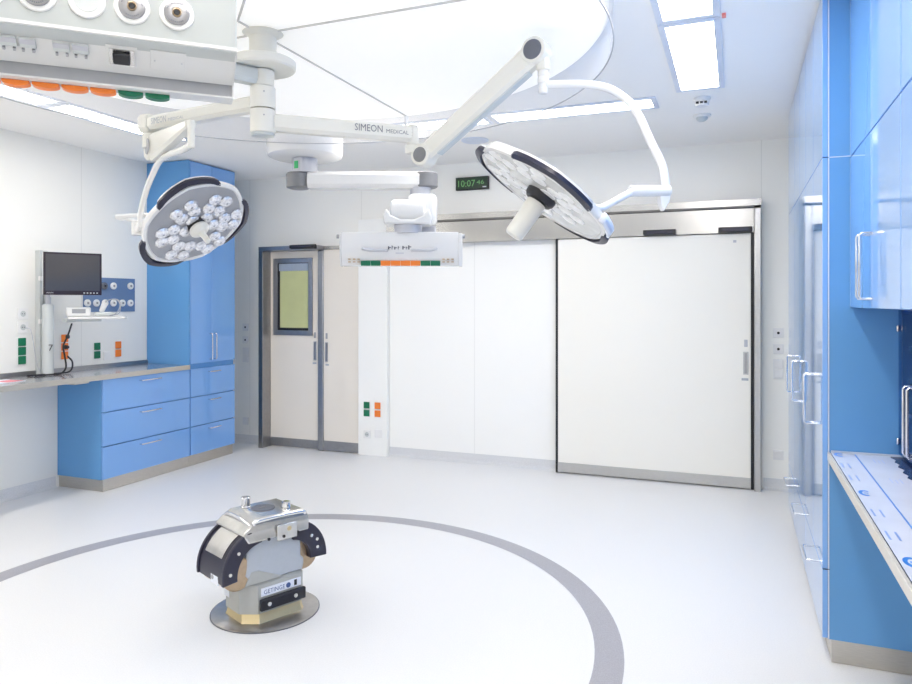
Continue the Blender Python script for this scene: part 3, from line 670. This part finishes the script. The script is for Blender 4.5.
# central ceiling mount
PXY = V((-2.17, 2.90, 0))
t = thing('ceiling_mount', 'white central ceiling post with flange disc carrying the lamp arms', 'ceiling mount', (PXY.x, PXY.y, 2.88))
MB().cyl((0, 0, -.135), (0, 0, -.012), .066, n=32).build('post', 'cream', t)
MB().lathe((0, 0, -.004), (0, 0, -1), [(.10, 0), (.083, .004), (.070, .02)], 32).build('collar', 'cream', t)
MB().lathe((0, 0, -.136), (0, 0, -1), [(.15, 0), (.16, .008), (.16, .04), (.152, .048), (.07, .05)], 40).build('flange', 'cream', t)
def hubseg(t, z0, z1, r=.0615):
    MB().cyl((PXY.x, PXY.y, z0), (PXY.x, PXY.y, z1), r, n=32, bev=.002).build('hub', 'cream', t, True)
    MB().lathe((PXY.x + .0415, PXY.y - .0475, (z0+z1)/2 + .02), (.65, -.76, 0), [(.004, 0), (.004, .002)], 8).build('screw', 'grey', t, True)

# light 1 (left)
t = thing('surgical_light', 'left round surgical lamp with many faceted reflectors, face turned toward the camera', 'surgical lamp', (PXY.x, PXY.y, 2.52))
hubseg(t, 2.503, 2.608)
d = V((-.845, .115, 0)).normalized(); s0 = V((PXY.x, PXY.y, 2.535)) + d*.05; e0 = V((PXY.x, PXY.y, 2.535)) + d*.84
MB().beam(s0, e0, .075, .075, .075, .075).build('arm', 'cream', t, True, bev=.004)
e1 = V((-2.995, 3.012, 2.50)); ex = e0 + d*.012
MB().beam(ex + V((.03, 0, 0)), ex - V((.035, 0, 0)), .095, .10).build('arm_end', 'cream', t, True, bev=.006)
MB().cyl(e1 + V((-.01, 0, -.02)), e1 + V((-.01, 0, -.10)), .038, .038, bev=.004).build('swivel', 'cream', t, True)
# lettering on camera-facing side
tr = -d
text('lettering', 'SIMEON', V((-2.945, 3.0, 2.515)) + V((0, -.038, 0)), tr, (0, 0, 1), .034, 'inkl', t, width=.12)
text('lettering', 'MEDICAL', V((-2.81, 2.982, 2.517)) + V((0, -.038, 0)), tr, (0, 0, 1), .016, 'inkl', t, width=.12)
kn = V((-2.990, 3.035, 2.405)); e2 = V((-2.395, 2.655, 2.376)); sa = (e2 - kn).normalized(); ss = V((sa.y, -sa.x, 0)).normalized()
ss = ss if ss.y < 0 else -ss
MB().cyl(kn + ss*-.045, kn + ss*.045, .072, .072, bev=.008).build('spring_joint', 'cream', t, True)
MB().lathe(kn + ss*.0455 + sa*.03, ss, [(.044, 0), (.042, .005), (0, .006)]).build('joint_cap', 'grey', t, True)
MB().beam(kn + sa*.02, e2 - sa*.01 + V((0, 0, .018)), .082, .150, .05, .035).build('spring_arm', 'cream', t, True, bev=.004)
MB().cyl(e2 + V((0, 0, -.095)), e2 + V((0, 0, .035)), .017, bev=.003).build('end_cylinder', 'cream', t, True)
MB().tube([e2 + V((0, 0, -.08)), (-2.52, 2.735, 2.298), (-2.70, 2.85, 2.315), (-2.947, 3.028, 2.332), (-3.103, 3.128, 2.275), (-3.20, 3.18, 2.20), (-3.29, 3.23, 2.09), (-3.31, 3.24, 2.01)], .0165, 12).build('curved_tube', 'white', t, True)
MB().cyl((-3.335, 3.248, 2.035), (-3.335, 3.248, 1.955), .034, bev=.005).build('yoke_joint', 'white', t, True)
MB().tube([(-3.42, 3.165, 2.062), (-3.30, 3.24, 2.072), (-3.21, 3.34, 2.085)], .013, 8).build('yoke_bar', 'white', t, True)
MB().tube([(-3.42, 3.165, 2.058), (-3.34, 3.24, 2.035), (-3.25, 3.29, 2.01)], .010, 8).build('yoke_bar', 'white', t, True)
W = head(t, (-3.052, 3.417, 2.031), (0.651, 0.501, 0.57), (0.694, -0.089, -0.715), 0, 'face', LED)
MB().beam(V((-3.34, 3.25, 1.995)), W(-.24, .22, -.03), .035, .05).build('yoke_link', 'white', t, True)

# light 2 (right)
t = thing('surgical_light', 'right surgical lamp seen edge-on, hanging from the rising spring arm', 'surgical lamp', (PXY.x, PXY.y, 2.44))
hubseg(t, 2.385, 2.498)
MB().lathe((PXY.x, PXY.y, 2.384), (0, 0, -1), [(.057, 0), (.054, .012), (.04, .015)], 32).build('hub_cap', 'lgrey', t, True)
d = V((.57, .51, 0)).normalized(); h2 = V((PXY.x, PXY.y, 2.44)); E = h2 + d*.755
MB().beam(h2 + d*.05, E, .075, .084).build('arm', 'cream', t, True, bev=.004)
MB().cyl(E + V((.01, .01, .05)), E + V((.01, .01, -.055)), .032, bev=.004).build('arm_end', 'cream', t, True)
MB().cyl(E + V((.01, .01, -.058)), E + V((.01, .01, -.10)), .040, bev=.004).build('swivel', 'cream', t, True)
sd = V((d.y, -d.x, 0))
for k in range(3): MB().lathe(E + V((.01, .01, .022 - .017*k)) + V((.37*-.0, -.0, 0)) + V((.01, -.0335, 0)), (.3, -.95, 0), [(.003, 0), (.003, .002)], 8).build('screw', 'dgrey', t, True)
a0 = h2 + d*.45 + sd*.0385 + V((0, 0, -.010))
text('lettering', 'SIMEON', a0, d, (0, 0, 1), .036, 'ink', t, width=.145)
text('lettering', 'MEDICAL', a0 + d*.165, d, (0, 0, 1), .020, 'ink', t, width=.12)
J = E + V((.075, .015, -.115)); K = V((-.893, 3.305, 2.752))
q = (K - J).normalized(); hs_ = V((q.x, q.y, 0)).normalized(); side = V((hs_.y, -hs_.x, 0))   # toward the camera
MB().cyl(J + side*-.045, J + side*.045, .058, bev=.006).build('spring_joint', 'cream', t, True)
MB().lathe(J + side*.0455, side, [(.040, 0), (.038, .004), (0, .006)]).build('joint_cap', 'pgrey', t, True)
MB().beam(J + q*.02, K - q*.005, .078, .100, .078, .118).build('spring_arm', 'cream', t, True, bev=.004)
up_ = side.cross(q)
up_ = up_ if up_.z < 0 else -up_
MB().beam(J + q*.08 + up_*.052, K - q*.08 + up_*.061, .050, .010).build('arm_cover', 'lgrey', t, True)
MB().cyl(K + side*-.048, K + side*.048, .064, bev=.006).build('spring_joint', 'cream', t, True)
MB().lathe(K + side*.0485, side, [(.048, 0), (.046, .004), (0, .006)]).build('joint_cap', 'dgrey', t, True)
cyx, cyy = -.862, 3.312
MB().beam((cyx - .005, cyy, 2.775), (cyx, cyy, 2.66), .06, .06, up=(0, 1, 0)).build('end_block', 'cream', t, True, bev=.006)
MB().lathe((cyx, cyy, 2.66), (0, 0, -1), [(.024, 0), (.027, .004), (.027, .025), (.024, .028), (.027, .032), (.027, .058), (.022, .062), (.022, .105), (.018, .110)]).build('end_cylinder', 'white', t, True)
MB().tube([(cyx, cyy, 2.593), (-.79, 3.325, 2.592), (-.647, 3.358, 2.584), (-.548, 3.386, 2.555), (-.468, 3.407, 2.491), (-.423, 3.414, 2.418), (-.378, 3.421, 2.312), (-.325, 3.431, 2.193), (-.308, 3.429, 2.09)], .0195, 14).build('curved_tube', 'white', t, True)
MB().cyl((-.455, 3.31, 2.062), (-.292, 3.430, 2.070), .026, bev=.003).build('yoke_joint', 'white', t, True)
m = MB().prism([(-.03, .0), (.03, .0), (.022, -.04), (-.005, -.085), (-.018, -.06)], (-.018, .018), 'Y'); m.b.transform(Matrix.Translation((-.318, 3.42, 2.06)) @ Matrix.Rotation(.6, 4, 'Z')); m.build('bracket', 'white', t, True, bev=.004)
W = head(t, (-.783, 3.003, 2.023), (.762, .29, -.58), (-.525, -.249, -.814), -105, 'face2', LED, False)
MB().tube([(-.445, 3.315, 2.06), (-.50, 3.235, 2.015), (-.565, 3.135, 1.967), W(-.18, .10, -.03)], .0165, 12).build('yoke_link', 'white', t, True)
fr_ = W(-.235, .235, 0)
m = MB(); pts = []
for a in range(118, 153, 5):
    r_ = .338; aa = math.radians(a)
    for z in (-.03, .012): pts.append(W(r_*math.cos(aa), r_*math.sin(aa), z))
m.add(pts, [(2*k, 2*k+1, 2*k+3, 2*k+2) for k in range(len(pts)//2 - 1)])
o = m.build('control_panel', 'label', t, True); sf = o.modifiers.new('thick', 'SOLIDIFY'); sf.thickness = .012; sf.offset = 0

# ------------------------------------------------------------------ near supply console (top left)
Wd = V((.72, .69, 0)).normalized(); Nd = V((Wd.y, -Wd.x, 0)); P0 = V((-1.048, 1.306, 2.118))
fr = Matrix(((Wd.x, Nd.x, 0, P0.x), (Wd.y, Nd.y, 0, P0.y), (0, 0, 1, P0.z), (0, 0, 0, 1)))
t = thing('supply_console', 'large white medical supply console overhead at top left with gas outlets', 'supply pendant', (P0.x, P0.y, P0.z))
MB().cyl((PXY.x, PXY.y, 2.611), (PXY.x, PXY.y, 2.690), .055, n=32, bev=.002).build('hub', 'cream', t, True)
MB().beam((PXY.x - .02, PXY.y - .04, 2.655), (-2.80, 1.85, 2.655), .085, .080).build('arm', 'lgrey', t, True)
MB().cyl((-2.80, 1.85, 2.70), (-2.80, 1.85, 2.53), .07, n=24).build('swivel', 'lgrey', t, True)
MB().beam((-2.80, 1.85, 2.565), (-1.52, .99, 2.565), .09, .08).build('arm', 'lgrey', t, True)
MB().cyl((-1.49, .97, 2.60), (-1.49, .97, 2.39), .05, n=24).build('drop_tube', 'lgrey', t, True)
Lc = -1.05
prof = [(0, .005), (0, .255), (-.02, .28), (-.122, .28), (-.1405, .26), (-.1405, -.05), (-.09, -.050), (-.002, -.004)]
m = MB(fr); m.prism([(y, z) for y, z in prof], (Lc, 0), 'X'); m.build('body', 'cface', t, True, bev=.003)
m = MB(fr); m.prism([(.0008, -.0006), (-.0885, -.0535), (-.0885, -.0495), (-.004, .0065), (.0008, .0065)], (Lc, 0), 'X'); m.build('lower_face', 'cwhite', t, True)
m = MB(fr); m.prism([(-.094, -.0505), (-.094, -.080), (-.1395, -.080), (-.1395, -.0505)], (Lc, -.003), 'X'); m.build('shadow_gap', 'grey', t, True)  # solid strip, the shade of the recess put into its grey
m = MB(fr); m.prism([(-.086, -.0805), (-.086, -.0845), (-.14, -.0845), (-.14, -.0805)], (Lc, -.0), 'X'); m.build('bottom_rail', 'cwhite', t, True)
m = MB(fr); m.prism([(-.002, -.01), (-.088, -.0565), (-.088, -.080), (-.139, -.080), (-.139, .0)], (-.0028, .0004), 'X'); m.build('end_plate', 'cwhite', t, True)
for w_c, kind in ((-.126, 'o'), (-.215, 'o'), (-.301, 'b'), (-.392, 'o'), (-.48, 'o'), (-.57, 'b'), (-.66, 'o')):
    f2 = fr @ Matrix.Translation((w_c, .001, .063))
    m = MB(f2); m.lathe((0, 0, 0), (0, 1, 0), [(.036, 0), (.034, .004), (.029, .006)], 36); o = m.build('gas_outlet' if kind == 'o' else 'blank_cover', 'wplast', t, True)
    if kind == 'o':
        m = MB(f2); m.lathe((0, .0065, 0), (0, 1, 0), [(.0265, 0), (.0265, .003), (.025, .004), (.0115, .004), (.0115, .002)], 36); m.build('release_ring', 'ring_metal', o, True)
        m = MB(f2); m.lathe((0, .0095, 0), (0, 1, 0), [(.0095, 0), (.0095, .003), (.008, .0035), (.0062, .001)], 24); m.build('bush', 'bronze', o, True)
        m = MB(f2); m.lathe((0, .0108, 0), (0, 1, 0), [(.0062, 0), (.005, .001)], 16); m.build('bore', 'black', o, True)
        m = MB(f2)
        for a in list(range(60, 125, 9)) + list(range(240, 310, 11)) + [150, 160, 20, 10]:
            aa = math.radians(a); x, z = .0205*math.cos(aa), .0205*math.sin(aa)
            m.box((x-.0012, .0106, z-.0013), (x+.0012, .0109, z+.0013))
        m.build('outlet_lettering', 'ink', o, True)
    else:
        m = MB(f2); m.lathe((0, .0062, 0), (0, 1, 0), [(.024, 0), (.024, .001)], 30); m.build('cover_disc', 'lgrey', o, True)
# sloped-face fittings: frame on the lower face
sl = V((-.0885, -.054)).normalized()         # down-slope direction in (n, z)
up2 = Nd*(-sl.x) + V((0, 0, -sl.y)); nf_ = Wd.cross(up2); nf_ = nf_ if nf_.z < 0 else -nf_
ctr = P0 + Nd*-.045 + V((0, 0, -.0275)) + nf_*.001
f3 = Matrix(((Wd.x, nf_.x, up2.x, ctr.x), (Wd.y, nf_.y, up2.y, ctr.y), (0, nf_.z, up2.z, ctr.z), (0, 0, 0, 1)))
for w0 in (-.450, -.415, -.353, -.317):     # data sockets
    m = MB(f3); m.box((w0-.016, 0, -.006), (w0+.016, .004, .020)); o = m.build('data_socket', 'lgrey', t, True, bev=.002)
    m = MB(f3); m.box((w0-.015, .0042, .006), (w0+.015, .006, .018)); m.build('dust_flap', 'mgrey', o, True)
    m = MB(f3); m.box((w0-.012, .001, -.014), (w0-.007, .007, -.007)); m.box((w0+.007, .001, -.014), (w0+.012, .007, -.007)); m.build('latch', 'grey', o, True)
m = MB(f3); m.box((-.268, 0, -.027), (-.206, .002, .028)); o = m.build('camera_plate', 'cwhite', t, True)
m = MB(f3); m.box((-.262, .0022, -.022), (-.212, .004, .020)); m.build('recess', 'alu', o, True)
m = MB(f3); m.box((-.255, .0042, -.015), (-.220, .014, .015)); m.build('connector', 'black', o, True, bev=.004)
m = MB(f3); m.box((-.180, 0, -.024), (-.106, .002, .028)); o = m.build('blank_plate', 'cwhite', t, True, bev=.001)
for w0 in (-.171, -.115):
    m = MB(f3); m.lathe((w0, .0022, .0), (0, 1, 0), [(.002, 0), (.002, .001)], 8); m.build('screw', 'mgrey', o, True)
for k, (w0, c_) in enumerate([(-.14 - .0567*k, 'green' if k < 2 else 'orange') for k in range(14)]):
    m = MB(fr); n_ = 8; x0, x1 = w0 - .052, w0 + 0
    # rounded lip, thicker toward the middle
    pts = [(x0, -.0848)] + [(x0 + (x1-x0)*(j/n_), -.0905 - .0060*math.sin(PI*j/n_)**.6) for j in range(n_+1)] + [(x1, -.0848)]
    m.prism(pts, (-.138, -.112), 'Y'); m.build('socket_lid', c_, t, True, bev=.001)

# ------------------------------------------------------------------ far supply pendant
t = thing('supply_pendant', 'distant white supply pendant with grey-ended arm and small socket box', 'supply pendant', (-3.112, 4.684, 2.9))
MB().lathe((-3.112, 4.684, 2.908), (0, 0, -1), [(.29, 0), (.29, .20), (.28, .225), (.25, .238), (.10, .24)], 48).build('ceiling_cover', 'white', t, True)
MB().cyl((-3.112, 4.684, 2.665), (-3.112, 4.684, 2.555), .095, n=32).build('post', 'mgrey', t, True)
A = V((-3.112, 4.684, 2.495)); B = V((-2.262, 5.02, 2.495)); dd = (B - A).normalized(); sdd = V((dd.y, -dd.x, 0))
MB().box((-.018, -.004, -.03), (.018, .001, .03)).b
m = MB(Matrix.Translation((-3.112, 4.684, 0)) @ Matrix.Rotation(-.37 + .2, 4, 'Z')); m.box((-.018, -.099, 2.578), (.018, -.094, 2.635)); m.build('status_marker', 'gmark', t, True)
MB().beam(A + dd*.03, B - dd*.02, .17, .126).build('arm', 'white', t, True, bev=.006)
MB().lathe(A - dd*.045 + V((0, 0, -.062)), (0, 0, 1), [(.07, 0), (.098, .01), (.10, .11), (.09, .122)], 28).build('arm_cap', 'pgrey', t, True)
MB().lathe(B + V((0, 0, -.055)) + dd*.02, (0, 0, 1), [(.08, 0), (.095, .01), (.095, .11), (.08, .12)], 28).build('arm_cap', 'pgrey', t, True)
Bc = B + dd*-.02
MB().cyl(Bc + V((0, 0, -.056)), Bc + V((0, 0, -.115)), .080, n=28).build('swivel', 'mgrey', t, True)
fwd = V((-math.sin(YAW), math.cos(YAW), 0)); rt = V((math.cos(YAW), math.sin(YAW), 0))
def F(o): return Matrix(((rt.x, fwd.x, 0, o.x), (rt.y, fwd.y, 0, o.y), (0, 0, 1, o.z), (0, 0, 0, 1)))
m = MB(F(Bc)); m.box((-.09, -.15, -.35), (.13, .09, -.117)); m.build('elbow_housing', 'white', t, True, bev=.035, )
m = MB(F(Bc)); m.box((-.06, -.06, -.415), (.12, .08, -.351)); m.build('elbow_base', 'mgrey', t, True, bev=.01)
C2 = V((-2.281, 4.80, 2.20))
m = MB(F(C2)); m.lathe((-.13, -.02, .03), (1, 0, 0), [(.05, 0), (.085, .012), (.09, .03), (.09, .23), (.085, .248), (.05, .26)], 28); m.build('tilt_joint', 'white', t, True)
m = MB(F(C2)); m.prism([(-.17, -.075), (.17, -.075), (.18, -.02), (.155, .04), (.12, -.01), (.05, -.04), (-.05, -.04), (-.12, -.01), (-.155, .04), (-.18, -.02)], (-.14, .07), 'Y'); m.build('joint_collar', 'white', t, True, bev=.012)
m = MB(F(C2)); m.cyl((0, -.04, -.135), (0, -.04, -.078), .10, .105, n=28); m.build('neck', 'mgrey', t, True)
C3 = V((-2.298, 4.683, 2.07)); Lh = .43
m = MB(F(C3)); m.prism([(0, .0), (0, -.11), (.022, -.18), (.05, -.245), (.16, -.245), (.26, -.10), (.26, 0)], (-Lh, Lh), 'X'); m.build('socket_box', 'white', t, True, bev=.004)
m = MB(F(C3)); m.prism([(-.004, -.01), (-.004, -.115), (.018, -.185), (.046, -.25), (.10, -.25), (.10, -.01)], (Lh + .001, Lh + .03), 'X'); m.build('end_cover', 'white', t, True, bev=.004)
m = MB(F(C3)); m.prism([(-.004, -.01), (-.004, -.115), (.018, -.185), (.046, -.25), (.10, -.25), (.10, -.01)], (-Lh - .012, -Lh - .001), 'X'); m.build('end_cover', 'white', t, True, bev=.004)
for sx in (-1, 1):
    m = MB(F(C3)); m.cyl((sx*(Lh+.0) + (.031 if sx > 0 else -.013), .03, -.03), (sx*Lh + (.05 if sx > 0 else -.035), .03, -.03), .016, n=12); m.build('end_pin', 'grey', t, True)
    m = MB(F(C3)); m.tube([(sx*.09, -.005, -.135), (sx*.12, -.03, -.135), (sx*.22, -.03, -.135), (sx*.255, -.028, -.128), (sx*.27, -.002, -.122)], .011, 8); m.build('grab_bar', 'mgrey', t, True)
pr = V((.028, -.065)).normalized()
for k in range(8):
    x0 = -.288 + k*.0735; c_ = 'green' if k in (0, 1, 6, 7) else 'orange'
    m = MB(F(C3)); m.prism([(.028, -.208), (.045, -.243), (.037, -.246), (.020, -.211)], (x0+.0, x0+.071), 'X'); m.build('socket_lid', c_, t, True, bev=.001)
for x in (-.37, -.335, -.302, .322, .355, .388):
    for z in (0, -.02):
        m = MB(F(C3)); m.box((x-.009, .014, -.202+z), (x+.009, .030, -.194+z)); m.build('contact_pin', 'bronze', t, True)
o = C3 + rt*-.075 + fwd*-.001 + V((0, 0, -.122))
text('lettering', 'OWNW TWLW', C3 + rt*-.085 + fwd*-.001 + V((0, 0, -.105)), rt, (0, 0, 1), .028, 'dgrey', t, width=.17) if False else None
m = MB(F(C3))
for x, w_, h_ in ((-.085, .022, .024), (-.058, .012, .03), (-.040, .022, .020), (-.012, .010, .026), (.020, .022, .026), (.046, .012, .022), (.062, .024, .03)):
    m = MB(F(C3)); m.box((x, -.0012, -.128), (x+w_*.45, -.0003, -.128+h_)); m.box((x, -.0012, -.128+h_*.5), (x+w_, -.0003, -.128+h_*.75))
    m.build('lettering', 'dgrey', t, True)
m = MB(F(C3)); m.box((-.03, .008, -.158), (.03, .0155, -.150)); m.build('lettering', 'mgrey', t, True)

# ------------------------------------------------------------------ operating table column
ct = V((-2.222, 2.97, 0)); ang = math.radians(66)
t = thing('operating_table_column', 'grey floor column for an operating table inside the grey ring', 'operating table column', tuple(ct), ang)
# local x = u (along the labelled side), local -y = labelled side normal toward the viewer
MB().lathe((.015, .0, .001), (0, 0, 1), [(.264, 0), (.264, .005), (.258, .008), (.0, .008)], 64).build('floor_plate', 'disc', t)
MB().lathe((.015, .0, .0012), (0, 0, 1), [(.268, 0), (.268, .003), (.2655, .003)], 64).build('plate_rim', 'dgrey', t)
def oct_(lx, ly, c): return [(-lx+c, -ly), (lx-c*.4, -ly), (lx, -ly+c*.4), (lx, ly-c*.4), (lx-c*.4, ly), (-lx+c, ly), (-lx, ly-c), (-lx, -ly+c)]
def loft(mb, secs):
    k = len(secs[0][0]); vs = [(x, y, z) for pl_, z in secs for x, y in pl_]
    return mb.add(vs, [tuple(range(k-1, -1, -1)), tuple(range((len(secs)-1)*k, len(secs)*k))] + [(j*k+i, j*k+(i+1) % k, (j+1)*k+(i+1) % k, (j+1)*k+i) for j in range(len(secs)-1) for i in range(k)])
loft(MB(), [(oct_(.160, .145, .06), .0092), (oct_(.156, .138, .06), .022), (oct_(.154, .130, .06), .05)]).build('brass_skirt', 'gold', t)
loft(MB(), [(oct_(.165, .132, .065), .0505), (oct_(.165, .132, .065), .188), (oct_(.152, .118, .06), .203)]).build('lower_block', 'cgrey', t, bev=.003)
# torso: side profile in (x,z), extruded in y
prof = [(-.150, .2035), (.15, .2035), (.158, .235), (.158, .262), (.140, .275), (.140, .412), (.105, .452), (.06, .47), (-.06, .47), (-.12, .452), (-.155, .43), (-.158, .29), (-.165, .25), (-.150, .23)]
MB().prism(prof, (-.130, .112), 'Y').build('torso', 'cblue', t, bev=.010)
loft(MB(), [([(-.165, -.131), (.03, -.137), (.04, -.120), (-.165, -.120)], .2035), ([(-.135, -.1305), (-.10, -.134), (-.09, -.120), (-.135, -.120)], .262)]).build('torso_web', 'cgrey', t)
# label plate and bumper on the labelled side
bx('bumper', (-.095, -.154, .066), (.155, -.1325, .122), 'black', t, bev=.006)
for x in (-.05, .095): MB().lathe((x, -.1542, .094), (0, -1, 0), [(.011, 0), (.010, .002), (.004, .002)], 14).build('bolt', 'alu', t)
bx('label_plate', (-.085, -.1380, .132), (.135, -.1325, .172), 'label', t, bev=.001)
M4 = WM[t.name]; R3 = M4.to_3x3()
text('lettering', 'GETINGE', M4 @ V((-.072, -.1383, .141)), R3 @ V((1, 0, 0)), (0, 0, 1), .021, 'inkn', t, width=.115)
MB().lathe((.062, -.1382, .151), (0, -1, 0), [(.013, 0), (.013, .001)], 16).build('logo', 'inkn', t)
bx('warning_mark', (.095, -.1392, .140), (.110, -.1382, .168), 'black', t)
# pivots
MB().cyl((-.198, -.126, .266), (-.198, .108, .266), .078, n=32, bev=.006).build('pivot', 'bronze', t)
MB().cyl((.175, -.112, .270), (.175, .10, .270), .075, n=32, bev=.006).build('pivot', 'bronze', t)
MB().cyl((-.205, -.129, .262), (-.205, -.1265, .262), .03, n=24).build('pivot_cap', 'bronze', t)
bx('white_plate', (-.281, -.085, .225), (-.2735, -.010, .268), 'label', t, bev=.002)
bx('rating_plate', (-.1675, .03, .105), (-.1652, .08, .14), 'label', t)
# crescent covers
def cres(cx, cz, r0, r1, a0, a1, y0, y1, n=14):
    P = [(cx + r1*math.cos(math.radians(a0+(a1-a0)*k/n)), cz + r1*math.sin(math.radians(a0+(a1-a0)*k/n))) for k in range(n+1)]
    Q = [(cx + r0*math.cos(math.radians(a1-(a1-a0)*k/n)), cz + r0*math.sin(math.radians(a1-(a1-a0)*k/n))) for k in range(n+1)]
    return MB().prism(P + Q, (y0, y1), 'Y')
cres(-.075, .262, .140, .215, 95, 187, -.152, -.131).build('crescent_cover', 'navy', t, bev=.004)
cres(-.075, .262, .140, .215, 95, 187, .110, .128).build('crescent_cover', 'navy', t, bev=.004)
cres(-.075, .262, .165, .206, 100, 187, -.130, .109).build('crescent_cover', 'navy', t)
cres(-.075, .262, .207, .213, 103, 155, -.098, .075).build('cover_window', 'alu', t)
cres(.075, .262, .108, .205, -3, 85, -.150, -.108).build('crescent_cover', 'navy', t, bev=.004)
cres(.075, .262, .108, .205, -3, 85, .088, .124).build('crescent_cover', 'navy', t, bev=.004)
cres(.075, .262, .128, .198, -3, 80, -.107, .087).build('crescent_cover', 'navy', t)
for x, z in ((-.21, .375), (-.252, .285)): MB().lathe((x, -.1522, z), (0, -1, 0), [(.009, 0), (.008, .002), (.003, .002)], 12).build('bolt', 'alu', t)
for x, z in ((.19, .37), (.222, .345), (.225, .305)): MB().lathe((x, -.1502, z), (0, -1, 0), [(.009, 0), (.008, .002), (.003, .002)], 12).build('bolt', 'alu', t)
MB().lathe((-.281, -.03, .255), (-1, 0, .1), [(.012, 0), (.010, .003), (.004, .003)], 12).build('bolt', 'grey', t)
# silver cap
loft(MB(), [([(-.165, -.165), (.165, -.165), (.165, .135), (-.165, .135)], .410), ([(-.190, -.150), (-.0, -.165), (.165, -.165), (.165, .135), (-.190, .135)][0:1] + [(.165, -.165), (.165, .135), (-.190, .135)], .455), ([(-.160, -.155), (.165, -.165), (.165, .135), (-.160, .135)], .482), ([(-.115, -.135), (.145, -.145), (.145, .12), (-.115, .12)], .516)]).build('cap', 'alu', t, bev=.007)
bx('cap_flap', (-.02, -.176, .395), (.09, -.166, .470), 'alu', t, bev=.003)
MB().lathe((.045, -.1765, .445), (0, -1, 0), [(.012, 0), (.011, .002), (.005, .002)], 14).build('key_bush', 'gold', t)
for x in (-.06, .015, .10): MB().lathe((x, -.1657 if x < -.02 or x > .09 else -.1765, .412), (0, -1, 0), [(.008, 0), (.007, .003)], 10).build('bolt', 'black', t)
MB().tube([(-.13, -.145, .490), (-.11, -.155, .508), (.12, -.158, .508), (.145, -.15, .490)], .010, 10).build('cap_rail', 'chrome', t)
MB().tube([(-.145, -.14, .485), (-.145, -.03, .502), (-.145, .08, .502), (-.145, .12, .485)], .009, 10).build('cap_rail', 'chrome', t)
MB().lathe((0, 0, .5165), (0, 0, 1), [(.060, 0), (.058, .004), (0, .004)], 32).build('connector_pad', 'dgrey', t)
for k in range(3): bx('contact', (-.02 + k*.014, -.008, .5208), (-.012 + k*.014, .012, .522), 'alu', t)
MB().lathe((-.055, .075, .5165), (0, 0, 1), [(.025, 0), (.025, .005), (.022, .008), (.024, .05), (.020, .052), (.020, .04), (0, .04)], 24).build('guide_pin', 'chrome', t)
MB().lathe((.09, -.07, .5165), (0, 0, 1), [(.025, 0), (.025, .010), (.022, .016), (.022, .03), (.016, .032), (0, .028)], 24).build('guide_pin', 'chrome', t)

# ------------------------------------------------------------------ groups of repeated things
def grp(names, text_, test=lambda o: True):
    for o in COL.objects:
        if o.parent is None and o.name.split('.')[0] in names and 'label' in o and test(o): o['group'] = text_
grp(('power_socket', 'network_socket'), 'sockets and socket lids on the left wall', lambda o: o.location.x < -5)
grp(('power_socket', 'network_socket'), 'sockets and socket lids on the white pilaster', lambda o: o.location.x > -5)
grp(('data_outlet', 'light_switch'), 'plates beside the narrow door', lambda o: o.location.x < -4)
grp(('data_outlet', 'light_switch'), 'plates right of the big sliding door', lambda o: o.location.x > -4)
grp(('tall_cabinet',), 'tall cabinets of the right-hand row', lambda o: o.location.x > 0)
grp(('wall_cabinet',), 'wall cabinets above the right counter')
grp(('surgical_light',), 'surgical lamps on the central mount')
grp(('door_sensor',), 'motion sensor bars above the doors')
grp(('power_cable',), 'black cables at the monitor workstation')
